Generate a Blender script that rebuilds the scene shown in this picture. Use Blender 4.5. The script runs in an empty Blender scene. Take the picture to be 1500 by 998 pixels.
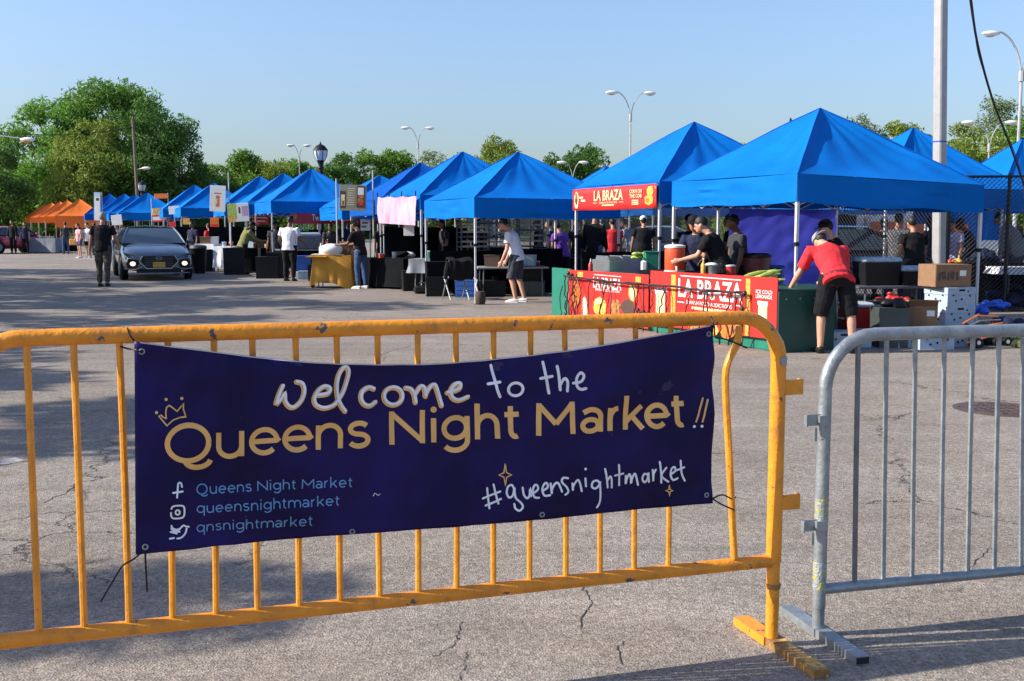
import bpy, math, random
import numpy as np
from mathutils import Vector, Matrix, noise
sc = bpy.context.scene
COL = sc.collection
rad = math.radians
# ------------------------------------------------------------------ camera
F, HC = 1600.0, 1.45                     # focal length in photo pixels (1500 wide), eye height
PITCH = math.atan(167/1600)
cam = bpy.data.cameras.new('camera'); camo = bpy.data.objects.new('camera', cam); COL.objects.link(camo)
cam.sensor_width = 36; cam.lens = 36*F/1500; cam.clip_start = 0.05; cam.clip_end = 2000
camo.location = (0, 0, HC); camo.rotation_euler = (math.pi/2-PITCH, 0, 0); sc.camera = camo
# ------------------------------------------------------------------ world and sun
SUN_TO = Vector((-1.62, -0.215, 1.0)).normalized()
elev = math.asin(SUN_TO.z); azi = math.atan2(SUN_TO.x, SUN_TO.y)
w = bpy.data.worlds.new('World'); sc.world = w; w.use_nodes = True
nt = w.node_tree; nt.nodes.clear()
sky = nt.nodes.new('ShaderNodeTexSky'); sky.sky_type = 'NISHITA'; sky.sun_disc = False
sky.sun_elevation = elev; sky.sun_rotation = azi % (2*math.pi)
sky.air_density = 1.0; sky.dust_density = 1.3; sky.ozone_density = 2.0; sky.altitude = 10
bg = nt.nodes.new('ShaderNodeBackground'); bg.inputs[1].default_value = 0.086
wo = nt.nodes.new('ShaderNodeOutputWorld')
tint = nt.nodes.new('ShaderNodeMix'); tint.data_type = 'RGBA'; tint.blend_type = 'MULTIPLY'; tint.inputs[0].default_value = 1
tint.inputs[7].default_value = (.95, 1.0, 1.12, 1)                     # the photograph's bluer white balance
# gain ramp brightens the upper sky colour to flatten its gradient
hz = nt.nodes.new('ShaderNodeTexCoord'); hs_ = nt.nodes.new('ShaderNodeSeparateXYZ'); hr_ = nt.nodes.new('ShaderNodeMapRange'); hr_.interpolation_type = 'SMOOTHSTEP'
hr_.inputs[1].default_value = 0.0; hr_.inputs[2].default_value = .22; hr_.inputs[3].default_value = 1.0; hr_.inputs[4].default_value = 1.42
nt.links.new(hz.outputs['Generated'], hs_.inputs[0]); nt.links.new(hs_.outputs['Z'], hr_.inputs[0])
vm = nt.nodes.new('ShaderNodeVectorMath'); vm.operation = 'SCALE'; nt.links.new(sky.outputs[0], vm.inputs[0]); nt.links.new(hr_.outputs[0], vm.inputs['Scale'])
nt.links.new(vm.outputs[0], tint.inputs[6]); nt.links.new(tint.outputs[2], bg.inputs[0]); nt.links.new(bg.outputs[0], wo.inputs[0])
sl = bpy.data.lights.new('sun', 'SUN'); sl.energy = 5.0; sl.angle = rad(0.53); sl.color = (1.0, 0.93, 0.82)
so = bpy.data.objects.new('sun', sl); COL.objects.link(so)
so.rotation_euler = (-SUN_TO).to_track_quat('-Z', 'Y').to_euler(); so.location = (-20, 0, 20)
sc.view_settings.view_transform = 'Standard'; sc.view_settings.look = 'None'
sc.view_settings.exposure = 0.62; sc.view_settings.gamma = 1.0
sc.view_settings.use_curve_mapping = False
try: sc.cycles.max_bounces = 6; sc.cycles.transparent_max_bounces = 8
except Exception: pass

# ------------------------------------------------------------------ pixel -> place helpers (photo pixels)
RV = Vector((1, 0, 0)); UV_ = Vector((0, math.sin(PITCH), math.cos(PITCH))); WV = Vector((0, math.cos(PITCH), -math.sin(PITCH)))
EYE = Vector((0, 0, HC))
def ray(px, py): return RV*((px-750)/F) + UV_*((499-py)/F) + WV
def gp(px, py, z=0.0):
    r = ray(px, py); return EYE + r*((z-HC)/r.z)
def dp(px, py, Y):
    r = ray(px, py); return EYE + r*(Y/r.y)
def hit(px, py, P, th):
    n = Vector((math.sin(th), -math.cos(th), 0)); r = ray(px, py)
    return EYE + r*((P-EYE).dot(n)/r.dot(n))

# ------------------------------------------------------------------ materials
MATS = {}
def mat(name, col, rough=0.6, metal=0.0, var=0.12, scale=6.0, bump=0.0, bscale=40.0, spec=0.5, emit=None, estr=0.0,
        island=0.0, trans=0.0, chips=None, alpha=None, dirt=0.0, coat=0.0):
    if name in MATS: return MATS[name]
    m = bpy.data.materials.new(name); m.use_nodes = True; MATS[name] = m
    t = m.node_tree; N = t.nodes; L = t.links; b = N['Principled BSDF']
    tc = N.new('ShaderNodeTexCoord')
    no = N.new('ShaderNodeTexNoise'); no.inputs['Scale'].default_value = scale; no.inputs['Detail'].default_value = 5
    L.new(tc.outputs['Object'], no.inputs['Vector'])
    mr = N.new('ShaderNodeMapRange'); mr.inputs[1].default_value = 0.3; mr.inputs[2].default_value = 0.7
    mr.inputs[3].default_value = 1-var; mr.inputs[4].default_value = 1+var
    L.new(no.outputs[0], mr.inputs[0])
    mx = N.new('ShaderNodeMix'); mx.data_type = 'RGBA'; mx.blend_type = 'MULTIPLY'; mx.inputs[0].default_value = 1
    mx.inputs[6].default_value = (*col, 1); L.new(mr.outputs[0], mx.inputs[7])
    out = mx.outputs[2]
    if island > 0:
        ge = N.new('ShaderNodeNewGeometry'); m2 = N.new('ShaderNodeMapRange')
        m2.inputs[3].default_value = 1-island; m2.inputs[4].default_value = 1+island
        L.new(ge.outputs['Random Per Island'], m2.inputs[0])
        x2 = N.new('ShaderNodeMix'); x2.data_type = 'RGBA'; x2.blend_type = 'MULTIPLY'; x2.inputs[0].default_value = 1
        L.new(out, x2.inputs[6]); L.new(m2.outputs[0], x2.inputs[7]); out = x2.outputs[2]
    if dirt > 0:
        n3 = N.new('ShaderNodeTexNoise'); n3.inputs['Scale'].default_value = scale*2.3; n3.inputs['Detail'].default_value = 8
        L.new(tc.outputs['Object'], n3.inputs['Vector'])
        r3 = N.new('ShaderNodeMapRange'); r3.inputs[1].default_value = .52; r3.inputs[2].default_value = .72; r3.inputs[4].default_value = dirt
        L.new(n3.outputs[0], r3.inputs[0])
        x3 = N.new('ShaderNodeMix'); x3.data_type = 'RGBA'; L.new(r3.outputs[0], x3.inputs[0]); L.new(out, x3.inputs[6])
        x3.inputs[7].default_value = (.09, .07, .05, 1); out = x3.outputs[2]
    if chips:
        ccol, thr, csc = chips
        n4 = N.new('ShaderNodeTexNoise'); n4.inputs['Scale'].default_value = csc; n4.inputs['Detail'].default_value = 6; n4.inputs['Roughness'].default_value = .65
        L.new(tc.outputs['Object'], n4.inputs['Vector'])
        r4 = N.new('ShaderNodeMapRange'); r4.inputs[1].default_value = thr; r4.inputs[2].default_value = thr+.015
        L.new(n4.outputs[0], r4.inputs[0])
        x4 = N.new('ShaderNodeMix'); x4.data_type = 'RGBA'; L.new(r4.outputs[0], x4.inputs[0]); L.new(out, x4.inputs[6])
        x4.inputs[7].default_value = (*ccol, 1); out = x4.outputs[2]
    L.new(out, b.inputs['Base Color'])
    b.inputs['Roughness'].default_value = rough; b.inputs['Metallic'].default_value = metal
    b.inputs['Specular IOR Level'].default_value = spec
    if coat: b.inputs['Coat Weight'].default_value = coat; b.inputs['Coat Roughness'].default_value = .05
    if emit: b.inputs['Emission Color'].default_value = (*emit, 1); b.inputs['Emission Strength'].default_value = estr
    if bump > 0:
        nb = N.new('ShaderNodeTexNoise'); nb.inputs['Scale'].default_value = bscale; nb.inputs['Detail'].default_value = 4
        L.new(tc.outputs['Object'], nb.inputs['Vector'])
        bp = N.new('ShaderNodeBump'); bp.inputs['Strength'].default_value = bump; bp.inputs['Distance'].default_value = 0.02
        L.new(nb.outputs[0], bp.inputs['Height']); L.new(bp.outputs[0], b.inputs['Normal'])
    if trans > 0:
        tr = N.new('ShaderNodeBsdfTranslucent'); L.new(out, tr.inputs[0])
        ms = N.new('ShaderNodeMixShader'); ms.inputs[0].default_value = trans
        mo = N['Material Output']; L.new(b.outputs[0], ms.inputs[1]); L.new(tr.outputs[0], ms.inputs[2]); L.new(ms.outputs[0], mo.inputs[0])
    return m

M = {}
M['yellow'] = mat('yellow_paint', (.80, .285, .018), .42, var=.14, scale=9, bump=.22, bscale=50, chips=((.085, .085, .10), .628, 14), dirt=.38)
M['yellowbar'] = mat('yellow_bar_paint', (.80, .30, .020), .42, var=.16, scale=9, bump=.15, bscale=60, chips=((.10, .07, .05), .67, 30), dirt=.28)
M['worn'] = mat('worn_brown_yellow', (.30, .15, .045), .65, var=.35, scale=18, bump=.3, bscale=90, chips=((.60, .36, .10), .56, 14), dirt=.6)
M['galv'] = mat('galvanised_steel', (.30, .33, .35), .45, .5, var=.22, scale=14, bump=.14, bscale=70, dirt=.30, chips=((.15, .12, .10), .69, 22))
M['galvdark'] = mat('dull_steel', (.17, .18, .20), .5, .55, var=.2, scale=14, dirt=.2)
M['lichen'] = mat('flaking_yellow_paint', (.30, .33, .35), .6, .2, var=.3, scale=20, bump=.4, bscale=120, chips=((.46, .42, .09), .53, 55))
M['banner'] = mat('navy_banner_vinyl', (.014, .007, .080), .46, var=.5, scale=3, chips=((.045, .035, .11), .665, 7), bump=.3, bscale=6, trans=.16, spec=.2)
M['gold'] = mat('gold_ink', (.86, .47, .14), .5, var=.12, scale=12)
M['whiteink'] = mat('white_paint_marker', (.85, .85, .90), .6, var=.12, scale=30)
M['blueink'] = mat('blue_ink', (.13, .30, .58), .6, var=.08)
M['hem'] = mat('pale_hem_edge', (.55, .52, .6), .6)
M['black'] = mat('black_plastic', (.009, .009, .011), .5, spec=.3)
M['blue'] = mat('blue_canopy_fabric', (.002, .150, .53), .75, var=.16, scale=.9, bump=.45, bscale=3.2, trans=.04, spec=.08)
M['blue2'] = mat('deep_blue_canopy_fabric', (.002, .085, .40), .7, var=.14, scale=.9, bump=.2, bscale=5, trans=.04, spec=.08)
M['orange'] = mat('orange_canopy_fabric', (.90, .20, .02), .62, var=.06, scale=1.2, trans=.12)
M['alu'] = mat('white_tent_pole_enamel', (.62, .63, .66), .4, .15, var=.06, dirt=.1)
M['tarp'] = mat('purple_blue_tarp', (.09, .10, .72), .38, var=.10, scale=3, bump=.6, bscale=5, trans=.55)
M['red'] = mat('red_sign_print', (.74, .026, .022), .5, var=.07, scale=5, spec=.4)
M['redorange'] = mat('orange_sign_print', (.80, .18, .03), .5, var=.2, scale=20)
M['goldstrip'] = mat('gold_sign_strip', (.75, .36, .06), .5, var=.35, scale=50)
M['white'] = mat('white_print', (.80, .79, .76), .55, var=.04)
M['cream'] = mat('cream_print', (.78, .66, .36), .55, var=.18, scale=25)
M['foodbrown'] = mat('printed_food_brown', (.50, .19, .05), .55, var=.5, scale=40, chips=((.14, .05, .03), .53, 22))
M['foodyellow'] = mat('printed_food_yellow', (.82, .50, .10), .55, var=.4, scale=40, chips=((.50, .18, .03), .53, 20))
M['fooddark'] = mat('printed_food_dark', (.08, .045, .035), .55, var=.6, scale=60)
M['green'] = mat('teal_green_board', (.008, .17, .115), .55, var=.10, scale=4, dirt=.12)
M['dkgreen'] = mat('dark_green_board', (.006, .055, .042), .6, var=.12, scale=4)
M['cable'] = mat('black_cable', (.02, .012, .012), .5)
M['card'] = mat('cardboard', (.25, .14, .075), .85, var=.14, scale=8, dirt=.2)
M['fruitbox'] = mat('pale_blue_grey_fruit_carton', (.38, .46, .55), .8, var=.08, scale=6, dirt=.15)
M['hole'] = mat('dark_hole', (.015, .015, .02), .9)
M['stainless'] = mat('stainless_steel', (.45, .46, .47), .32, .85, var=.10, scale=8)
M['redcooler'] = mat('red_cooler_plastic', (.42, .02, .02), .4, var=.08)
M['coolerlid'] = mat('pale_lid_plastic', (.48, .55, .62), .45, var=.05)
M['orangecooler'] = mat('orange_cooler_plastic', (.85, .10, .035), .4, var=.06)
M['maroon'] = mat('maroon_barrel_plastic', (.17, .022, .018), .45, var=.1)
M['blueplastic'] = mat('blue_plastic', (.02, .09, .35), .45)
M['bluebag'] = mat('bright_blue_plastic_bag', (.02, .10, .62), .4, var=.3, scale=14, bump=.8, bscale=20)
M['clearblue'] = mat('pale_blue_plastic_wrap', (.30, .42, .52), .35, var=.2, scale=12, bump=.6, bscale=20)
M['greyplastic'] = mat('grey_green_bin_plastic', (.05, .065, .065), .5)
M['yellowcloth'] = mat('mustard_tablecloth', (.62, .29, .028), .7, var=.10, scale=4, bump=.3, bscale=9)
M['whitecloth'] = mat('white_tablecloth', (.78, .78, .82), .75, var=.05, bump=.2, bscale=8)
M['blackcloth'] = mat('black_tablecloth', (.007, .008, .010), .9, bump=.3, bscale=8, spec=.1)
M['greycloth'] = mat('grey_tablecloth', (.20, .22, .26), .75, bump=.2, bscale=8)
M['tancloth'] = mat('tan_tablecloth', (.48, .38, .20), .75, bump=.2, bscale=8)
M['pink'] = mat('pink_satin_banner', (.62, .40, .54), .5, var=.25, scale=2, bump=.35, bscale=3, trans=.1)
M['tabletop'] = mat('grey_table_plastic', (.33, .34, .35), .5)
M['corn'] = mat('green_corn_husk', (.42, .52, .11), .6, var=.3, scale=14)
M['chain'] = mat('black_vinyl_wire', (.014, .016, .02), .4)
M['asphaltcrack'] = mat('dark_crack_fill', (.03, .028, .026), .9)
M['polewhite'] = mat('painted_steel_pole', (.36, .35, .355), .45, .1, var=.08, scale=5, dirt=.1)
M['polegrey'] = mat('grey_lamp_pole', (.40, .41, .43), .5, .2)
M['bluetape'] = mat('blue_tape', (.02, .08, .42), .5)
M['wood'] = mat('weathered_wood_pole', (.16, .12, .08), .85, var=.25, scale=8, bump=.4)
M['lampglass'] = mat('frosted_lamp_glass', (.50, .55, .60), .25, var=.05)
M['bark'] = mat('bark', (.10, .075, .05), .9, var=.25, scale=6, bump=.5)
M['hub'] = mat('dark_umber_weight_bag', (.055, .035, .028), .8, var=.3, scale=10)
M['iron'] = mat('cast_iron', (.10, .065, .06), .7, .2, var=.25, scale=10, bump=.4)
for nm, c in dict(leafmid=(.125, .245, .034), leafyellow=(.215, .285, .050), leafdark=(.080, .175, .034), leafbright=(.15, .31, .045),
                  leafpale=(.17, .23, .085), leafpine=(.022, .040, .026), grassblade=(.07, .17, .025)).items():
    M[nm] = mat(nm, c, .6, var=.25, scale=.6, island=.42, trans=.42, spec=.3)
SK = {'light': mat('light_skin', (.58, .30, .20), .55, var=.05), 'tan': mat('tan_skin', (.40, .19, .11), .55, var=.05),
      'brown': mat('brown_skin', (.17, .075, .045), .55, var=.05)}
def cloth(name, c): return mat(name, c, .85, var=.12, scale=9, bump=.35, bscale=14, spec=.2)
K = dict(black=cloth('black_cotton', (.010, .010, .012)), white=cloth('white_cotton', (.72, .74, .80)), red=cloth('red_cotton', (.66, .035, .045)),
         olive=cloth('olive_fleece', (.20, .20, .075)), grey=cloth('grey_cotton', (.16, .165, .18)), navy=cloth('navy_cotton', (.018, .024, .06)),
         jeans=cloth('blue_denim', (.05, .09, .19)), shortgrey=cloth('charcoal_shorts', (.055, .06, .075)), camo=None, purple=cloth('purple_cotton', (.16, .05, .36)),
         lilac=cloth('lilac_cotton', (.42, .40, .60)), pink=cloth('pink_cotton', (.62, .34, .36)), yellow=cloth('mustard_canvas', (.62, .30, .06)),
         paleblue=cloth('pale_blue_cotton', (.30, .45, .70)), green=cloth('green_cotton', (.12, .22, .06)), charcoal=cloth('charcoal_cotton', (.045, .05, .06)),
         hair=mat('dark_hair', (.012, .009, .008), .6), shoe=mat('white_trainer', (.70, .70, .70), .5), shoeblk=mat('black_shoe', (.012, .012, .012), .5),
         greyhair=mat('grey_hair', (.25, .24, .23), .7), greycap=cloth('grey_cap_cloth', (.30, .30, .32)))
K['camo'] = mat('dark_camouflage_cotton', (.040, .036, .028), .85, var=.3, scale=6, chips=((.10, .085, .06), .53, 9), bump=.3, bscale=14)
M['eye'] = mat('eye_white_and_pupil', (.03, .02, .015), .3)

# asphalt: coarse aggregate, soft stains, long cracks; all by procedural nodes
def asphalt():
    m = bpy.data.materials.new('worn_asphalt'); m.use_nodes = True; t = m.node_tree; N = t.nodes; L = t.links; b = N['Principled BSDF']
    tc = N.new('ShaderNodeTexCoord'); P = tc.outputs['Object']
    def noise_(s, d=4, r=.5):
        n = N.new('ShaderNodeTexNoise'); n.inputs['Scale'].default_value = s; n.inputs['Detail'].default_value = d; n.inputs['Roughness'].default_value = r
        L.new(P, n.inputs['Vector']); return n.outputs[0]
    def rng(i, a, b_, c, d):
        n = N.new('ShaderNodeMapRange'); L.new(i, n.inputs[0])
        for k, v in zip((1, 2, 3, 4), (a, b_, c, d)): n.inputs[k].default_value = v
        return n.outputs[0]
    def mul(a, b_):
        n = N.new('ShaderNodeMath'); n.operation = 'MULTIPLY'; L.new(a, n.inputs[0]); L.new(b_, n.inputs[1]); return n.outputs[0]
    vo = N.new('ShaderNodeTexVoronoi'); vo.inputs['Scale'].default_value = 125; L.new(P, vo.inputs['Vector'])
    sep = N.new('ShaderNodeSeparateColor'); L.new(vo.outputs['Color'], sep.inputs[0])
    g1 = rng(sep.outputs[0], 0, 1, .62, 1.38)
    vo2 = N.new('ShaderNodeTexVoronoi'); vo2.inputs['Scale'].default_value = 42; L.new(P, vo2.inputs['Vector'])
    sep2 = N.new('ShaderNodeSeparateColor'); L.new(vo2.outputs['Color'], sep2.inputs[0])
    g2 = rng(sep2.outputs[1], .0, 1, .84, 1.16)
    big = rng(noise_(.35, 6, .6), .35, .65, .87, 1.10)
    mid = rng(noise_(2.2, 6, .65), .3, .7, .90, 1.09)
    # cracks
    def cracks(scale, width, warp, mscale, thr):
        nz = N.new('ShaderNodeTexNoise'); nz.inputs['Scale'].default_value = 3.5; nz.inputs['Detail'].default_value = 7; nz.inputs['Roughness'].default_value = .7; L.new(P, nz.inputs['Vector'])
        ad = N.new('ShaderNodeVectorMath'); ad.operation = 'MULTIPLY_ADD'; L.new(nz.outputs['Color'], ad.inputs[0]); ad.inputs[1].default_value = (warp,)*3; L.new(P, ad.inputs[2])
        v = N.new('ShaderNodeTexVoronoi'); v.feature = 'DISTANCE_TO_EDGE'; v.inputs['Scale'].default_value = scale; L.new(ad.outputs[0], v.inputs['Vector'])
        line = rng(v.outputs['Distance'], width*.3, width, 1, 0)
        msk = rng(noise_(mscale, 3), thr, thr+.06, 0, 1)
        return mul(line, msk)
    c1 = cracks(.30, .0030, .5, .55, .50); c2 = cracks(.85, .0055, .35, .8, .60)
    mxm = N.new('ShaderNodeMath'); mxm.operation = 'MAXIMUM'; L.new(c1, mxm.inputs[0]); L.new(c2, mxm.inputs[1])
    col = N.new('ShaderNodeMix'); col.data_type = 'RGBA'; col.inputs[6].default_value = (.280, .243, .210, 1); col.inputs[7].default_value = (.256, .214, .176, 1)
    L.new(rng(noise_(.8, 3), .35, .65, 0, 1), col.inputs[0])
    mp = N.new('ShaderNodeMapping'); mp.inputs['Scale'].default_value = (.22, 2.6, 1); mp.inputs['Rotation'].default_value = (0, 0, .35); L.new(P, mp.inputs['Vector'])
    sn = N.new('ShaderNodeTexNoise'); sn.inputs['Scale'].default_value = 1.3; sn.inputs['Detail'].default_value = 7; sn.inputs['Roughness'].default_value = .7; L.new(mp.outputs[0], sn.inputs['Vector'])
    streak = rng(sn.outputs[0], .35, .72, 1.07, .80)
    pv = N.new('ShaderNodeTexVoronoi'); pv.inputs['Scale'].default_value = .085; pv.distance = 'CHEBYCHEV'; L.new(P, pv.inputs['Vector']); ps = N.new('ShaderNodeSeparateColor'); L.new(pv.outputs['Color'], ps.inputs[0])
    patch = rng(ps.outputs[2], 0, 1, .88, 1.08)
    k = mul(mul(mul(g1, g2), mul(big, mid)), mul(streak, patch))
    mx = N.new('ShaderNodeMix'); mx.data_type = 'RGBA'; mx.blend_type = 'MULTIPLY'; mx.inputs[0].default_value = 1
    L.new(col.outputs[2], mx.inputs[6]); L.new(k, mx.inputs[7])
    # oil and tyre stains
    st = N.new('ShaderNodeMix'); st.data_type = 'RGBA'; L.new(rng(noise_(.9, 7, .7), .62, .74, 0, .45), st.inputs[0]); L.new(mx.outputs[2], st.inputs[6]); st.inputs[7].default_value = (.10, .09, .085, 1)
    cr = N.new('ShaderNodeMix'); cr.data_type = 'RGBA'; L.new(mxm.outputs[0], cr.inputs[0]); L.new(st.outputs[2], cr.inputs[6]); cr.inputs[7].default_value = (.035, .03, .028, 1)
    L.new(cr.outputs[2], b.inputs['Base Color']); b.inputs['Roughness'].default_value = .85; b.inputs['Specular IOR Level'].default_value = .3
    bp = N.new('ShaderNodeBump'); bp.inputs['Strength'].default_value = .55; bp.inputs['Distance'].default_value = .006
    hh = N.new('ShaderNodeMath'); hh.operation = 'SUBTRACT'; L.new(vo.outputs['Distance'], hh.inputs[0]); L.new(mxm.outputs[0], hh.inputs[1])
    L.new(hh.outputs[0], bp.inputs['Height']); L.new(bp.outputs[0], b.inputs['Normal'])
    return m
M['asphalt'] = asphalt()

# ------------------------------------------------------------------ mesh builder
def basis(d):
    d = Vector(d).normalized(); u = Vector((0, 0, 1)) if abs(d.z) < .95 else Vector((1, 0, 0))
    a = d.cross(u).normalized(); return a, a.cross(d).normalized()
class MB:
    def __init__(s): s.v = []; s.f = []
    def add(s, vs, fs):
        o = len(s.v); s.v += [tuple(v) for v in vs]; s.f += [tuple(i+o for i in f) for f in fs]; return s
    def box(s, c, d, rz=0, ry=0, rx=0, taper=1.0):
        R = Matrix.Rotation(rz, 3, 'Z') @ Matrix.Rotation(ry, 3, 'Y') @ Matrix.Rotation(rx, 3, 'X')
        vs = []
        for z in (-.5, .5):
            k = taper if z > 0 else 1
            for x, y in ((-.5, -.5), (.5, -.5), (.5, .5), (-.5, .5)): vs.append(R @ Vector((x*d[0]*k, y*d[1]*k, z*d[2])) + Vector(c))
        return s.add(vs, [(3, 2, 1, 0), (4, 5, 6, 7), (0, 1, 5, 4), (1, 2, 6, 5), (2, 3, 7, 6), (3, 0, 4, 7)])
    def rbox(s, c, d, r=.01, rz=0):       # box with chamfered edges
        x, y, z = [q/2 for q in d]; R = Matrix.Rotation(rz, 3, 'Z'); vs = []; fs = []
        prof = [(-z, r), (-z+r, 0), (z-r, 0), (z, r)]
        for zz, ins in prof:
            a, b_ = x-ins, y-ins
            for px, py in ((-a+r, -b_), (a-r, -b_), (a, -b_+r), (a, b_-r), (a-r, b_), (-a+r, b_), (-a, b_-r), (-a, -b_+r)):
                vs.append(R @ Vector((px, py, zz)) + Vector(c))
        for k in range(3):
            for i in range(8): j = (i+1) % 8; fs.append((k*8+i, k*8+j, k*8+8+j, k*8+8+i))
        fs += [tuple(range(7, -1, -1)), tuple(range(24, 32))]
        return s.add(vs, fs)
    def tube(s, pts, r, n=8, cap=True):
        pts = [Vector(p) for p in pts]; m = len(pts); rs = r if isinstance(r, (list, tuple)) else [r]*m
        ref = None; vs = []
        for i, p in enumerate(pts):
            d = (pts[min(i+1, m-1)]-pts[max(i-1, 0)])
            if d.length < 1e-9: d = Vector((0, 0, 1))
            d.normalize()
            if ref is None: a, b_ = basis(d)
            else:
                a = ref - d*ref.dot(d)
                if a.length < 1e-6: a, _ = basis(d)
                a.normalize(); b_ = d.cross(a)
            if ref is None: b_ = d.cross(a)
            ref = a
            for k in range(n):
                t = 2*math.pi*k/n; vs.append(p + (a*math.cos(t)+b_*math.sin(t))*rs[i])
        fs = [(i*n+k, i*n+(k+1) % n, (i+1)*n+(k+1) % n, (i+1)*n+k) for i in range(m-1) for k in range(n)]
        if cap: fs += [tuple(range(n-1, -1, -1)), tuple((m-1)*n+k for k in range(n))]
        return s.add(vs, fs)
    def lathe(s, c, prof, n=16):
        vs = [Vector(c)+Vector((r*math.cos(2*math.pi*k/n), r*math.sin(2*math.pi*k/n), z)) for r, z in prof for k in range(n)]
        m = len(prof); fs = [(i*n+k, i*n+(k+1) % n, (i+1)*n+(k+1) % n, (i+1)*n+k) for i in range(m-1) for k in range(n)]
        fs += [tuple(range(n-1, -1, -1)), tuple((m-1)*n+k for k in range(n))]
        return s.add(vs, fs)
    def ell(s, c, r, n=12, m=8, R=None):
        vs = []; c = Vector(c); R = R or Matrix.Identity(3)
        for i in range(m+1):
            ph = -math.pi/2+math.pi*i/m; cr = max(math.cos(ph), .02)
            for k in range(n):
                t = 2*math.pi*k/n; vs.append(c + R @ Vector((r[0]*cr*math.cos(t), r[1]*cr*math.sin(t), r[2]*math.sin(ph))))
        fs = [(i*n+k, i*n+(k+1) % n, (i+1)*n+(k+1) % n, (i+1)*n+k) for i in range(m) for k in range(n)]
        fs += [tuple(range(n-1, -1, -1)), tuple(m*n+k for k in range(n))]
        return s.add(vs, fs)
    def loft(s, rings, side, n=14):       # rings: (centre, rx, ry); side: vector of rx
        ps = [Vector(q[0]) for q in rings]; side = Vector(side).normalized(); vs = []; m = len(rings)
        for i, (c, rx, ry) in enumerate(rings):
            d = ps[min(i+1, m-1)]-ps[max(i-1, 0)]; d.normalize()
            a = side-d*side.dot(d); a.normalize(); b_ = d.cross(a)
            for k in range(n):
                t = 2*math.pi*k/n; vs.append(ps[i]+a*math.cos(t)*rx+b_*math.sin(t)*ry)
        fs = [(i*n+k, i*n+(k+1) % n, (i+1)*n+(k+1) % n, (i+1)*n+k) for i in range(m-1) for k in range(n)]
        fs += [tuple(range(n-1, -1, -1)), tuple((m-1)*n+k for k in range(n))]
        return s.add(vs, fs)
    def grid(s, nu, nv, fn):
        vs = [fn(i/nu, j/nv) for j in range(nv+1) for i in range(nu+1)]; W = nu+1
        return s.add(vs, [(j*W+i, j*W+i+1, (j+1)*W+i+1, (j+1)*W+i) for j in range(nv) for i in range(nu)])
    def quad(s, a, b_, c, d): return s.add([a, b_, c, d], [(0, 1, 2, 3)])
    def poly(s, pts): return s.add(pts, [tuple(range(len(pts)))])

def build(name, mb, m, parent=None, smooth=False, ms=None):
    me = bpy.data.meshes.new(name); me.from_pydata([tuple(v) for v in mb.v], [], mb.f); me.update()
    if smooth:
        me.polygons.foreach_set('use_smooth', [True]*len(me.polygons))
        try: me.set_sharp_from_angle(angle=rad(40))
        except Exception: pass
    me.materials.append(m); o = bpy.data.objects.new(name, me); COL.objects.link(o)
    if parent: o.parent = parent
    return o
def thing(name, label, cat, loc=(0, 0, 0), rz=0, group=None):
    o = bpy.data.objects.new(name, None); COL.objects.link(o); o.empty_display_size = .2
    o.location = loc; o.rotation_euler = (0, 0, rz); o['label'] = label; o['category'] = cat
    if group: o['group'] = group
    return o
def struct(o, kind='structure'): o['kind'] = kind; return o
def tag(o, label, cat, group=None):
    o['label'] = label; o['category'] = cat
    if group: o['group'] = group
    return o
def loc_of(root):
    return (Matrix.Translation(root.location) @ Matrix.Rotation(root.rotation_euler[2], 4, 'Z')).inverted()
KIDS = {}
def kids(o): return [c for c in bpy.data.objects if c.parent == o]
def copy_tree(o, loc, rz=None, label=None, scale=None):
    c = o.copy(); COL.objects.link(c); c.location = loc
    if rz is not None: c.rotation_euler = (0, 0, rz)
    if scale: c.scale = scale
    if label: c['label'] = label
    for ch in kids(o):
        d = ch.copy(); COL.objects.link(d); d.parent = c
        for g in kids(ch):
            e = g.copy(); COL.objects.link(e); e.parent = d
    return c
# printed lettering in the built-in font, fitted into a box (local x right, z up, on plane y)
def text(s, m, parent, cx, cz, w_, h_, y=0.0, bold=0.0, name='lettering', T=None, shear=0):
    if '\n' in s:
        ls = s.split('\n'); n_ = len(ls); mx_ = max(len(q) for q in ls)
        for i, q in enumerate(ls): text(q, m, parent, cx, cz+h_*(.5-(i+.5)/n_), w_*(.35+.65*len(q)/mx_), h_/n_*.80, y, bold, name, T, shear)
        return None
    cu = bpy.data.curves.new('t', 'FONT'); cu.body = s; cu.align_x = 'CENTER'; cu.offset = bold; cu.resolution_u = 3; cu.space_line = .85; cu.shear = shear
    ob = bpy.data.objects.new('t', cu); me = bpy.data.meshes.new_from_object(ob)
    vs = [v.co.copy() for v in me.vertices]; fs = [tuple(p.vertices) for p in me.polygons]
    bpy.data.objects.remove(ob)
    if not vs: return None
    x0 = min(v.x for v in vs); x1 = max(v.x for v in vs); y0 = min(v.y for v in vs); y1 = max(v.y for v in vs)
    mb = MB(); out = []
    for v in vs:
        p = Vector((cx+((v.x-x0)/(x1-x0)-.5)*w_, y, cz+((v.y-y0)/(y1-y0)-.5)*h_)); out.append(T @ p if T else p)
    mb.add(out, fs); bpy.data.meshes.remove(me)
    return build(name, mb, m, parent)
def smooth_path(pts, k=4, closed=False):
    n = len(pts); out = []
    if n < 3: return [Vector(p) for p in pts]
    P = [Vector(p) for p in pts]
    for i in range(n-1):
        p0 = P[max(i-1, 0)]; p1 = P[i]; p2 = P[i+1]; p3 = P[min(i+2, n-1)]
        for j in range(k):
            t = j/k; out.append(.5*((2*p1)+(p2-p0)*t+(2*p0-5*p1+4*p2-p3)*t*t+(3*p1-p0-3*p2+p3)*t**3))
    out.append(P[-1]); return out
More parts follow.
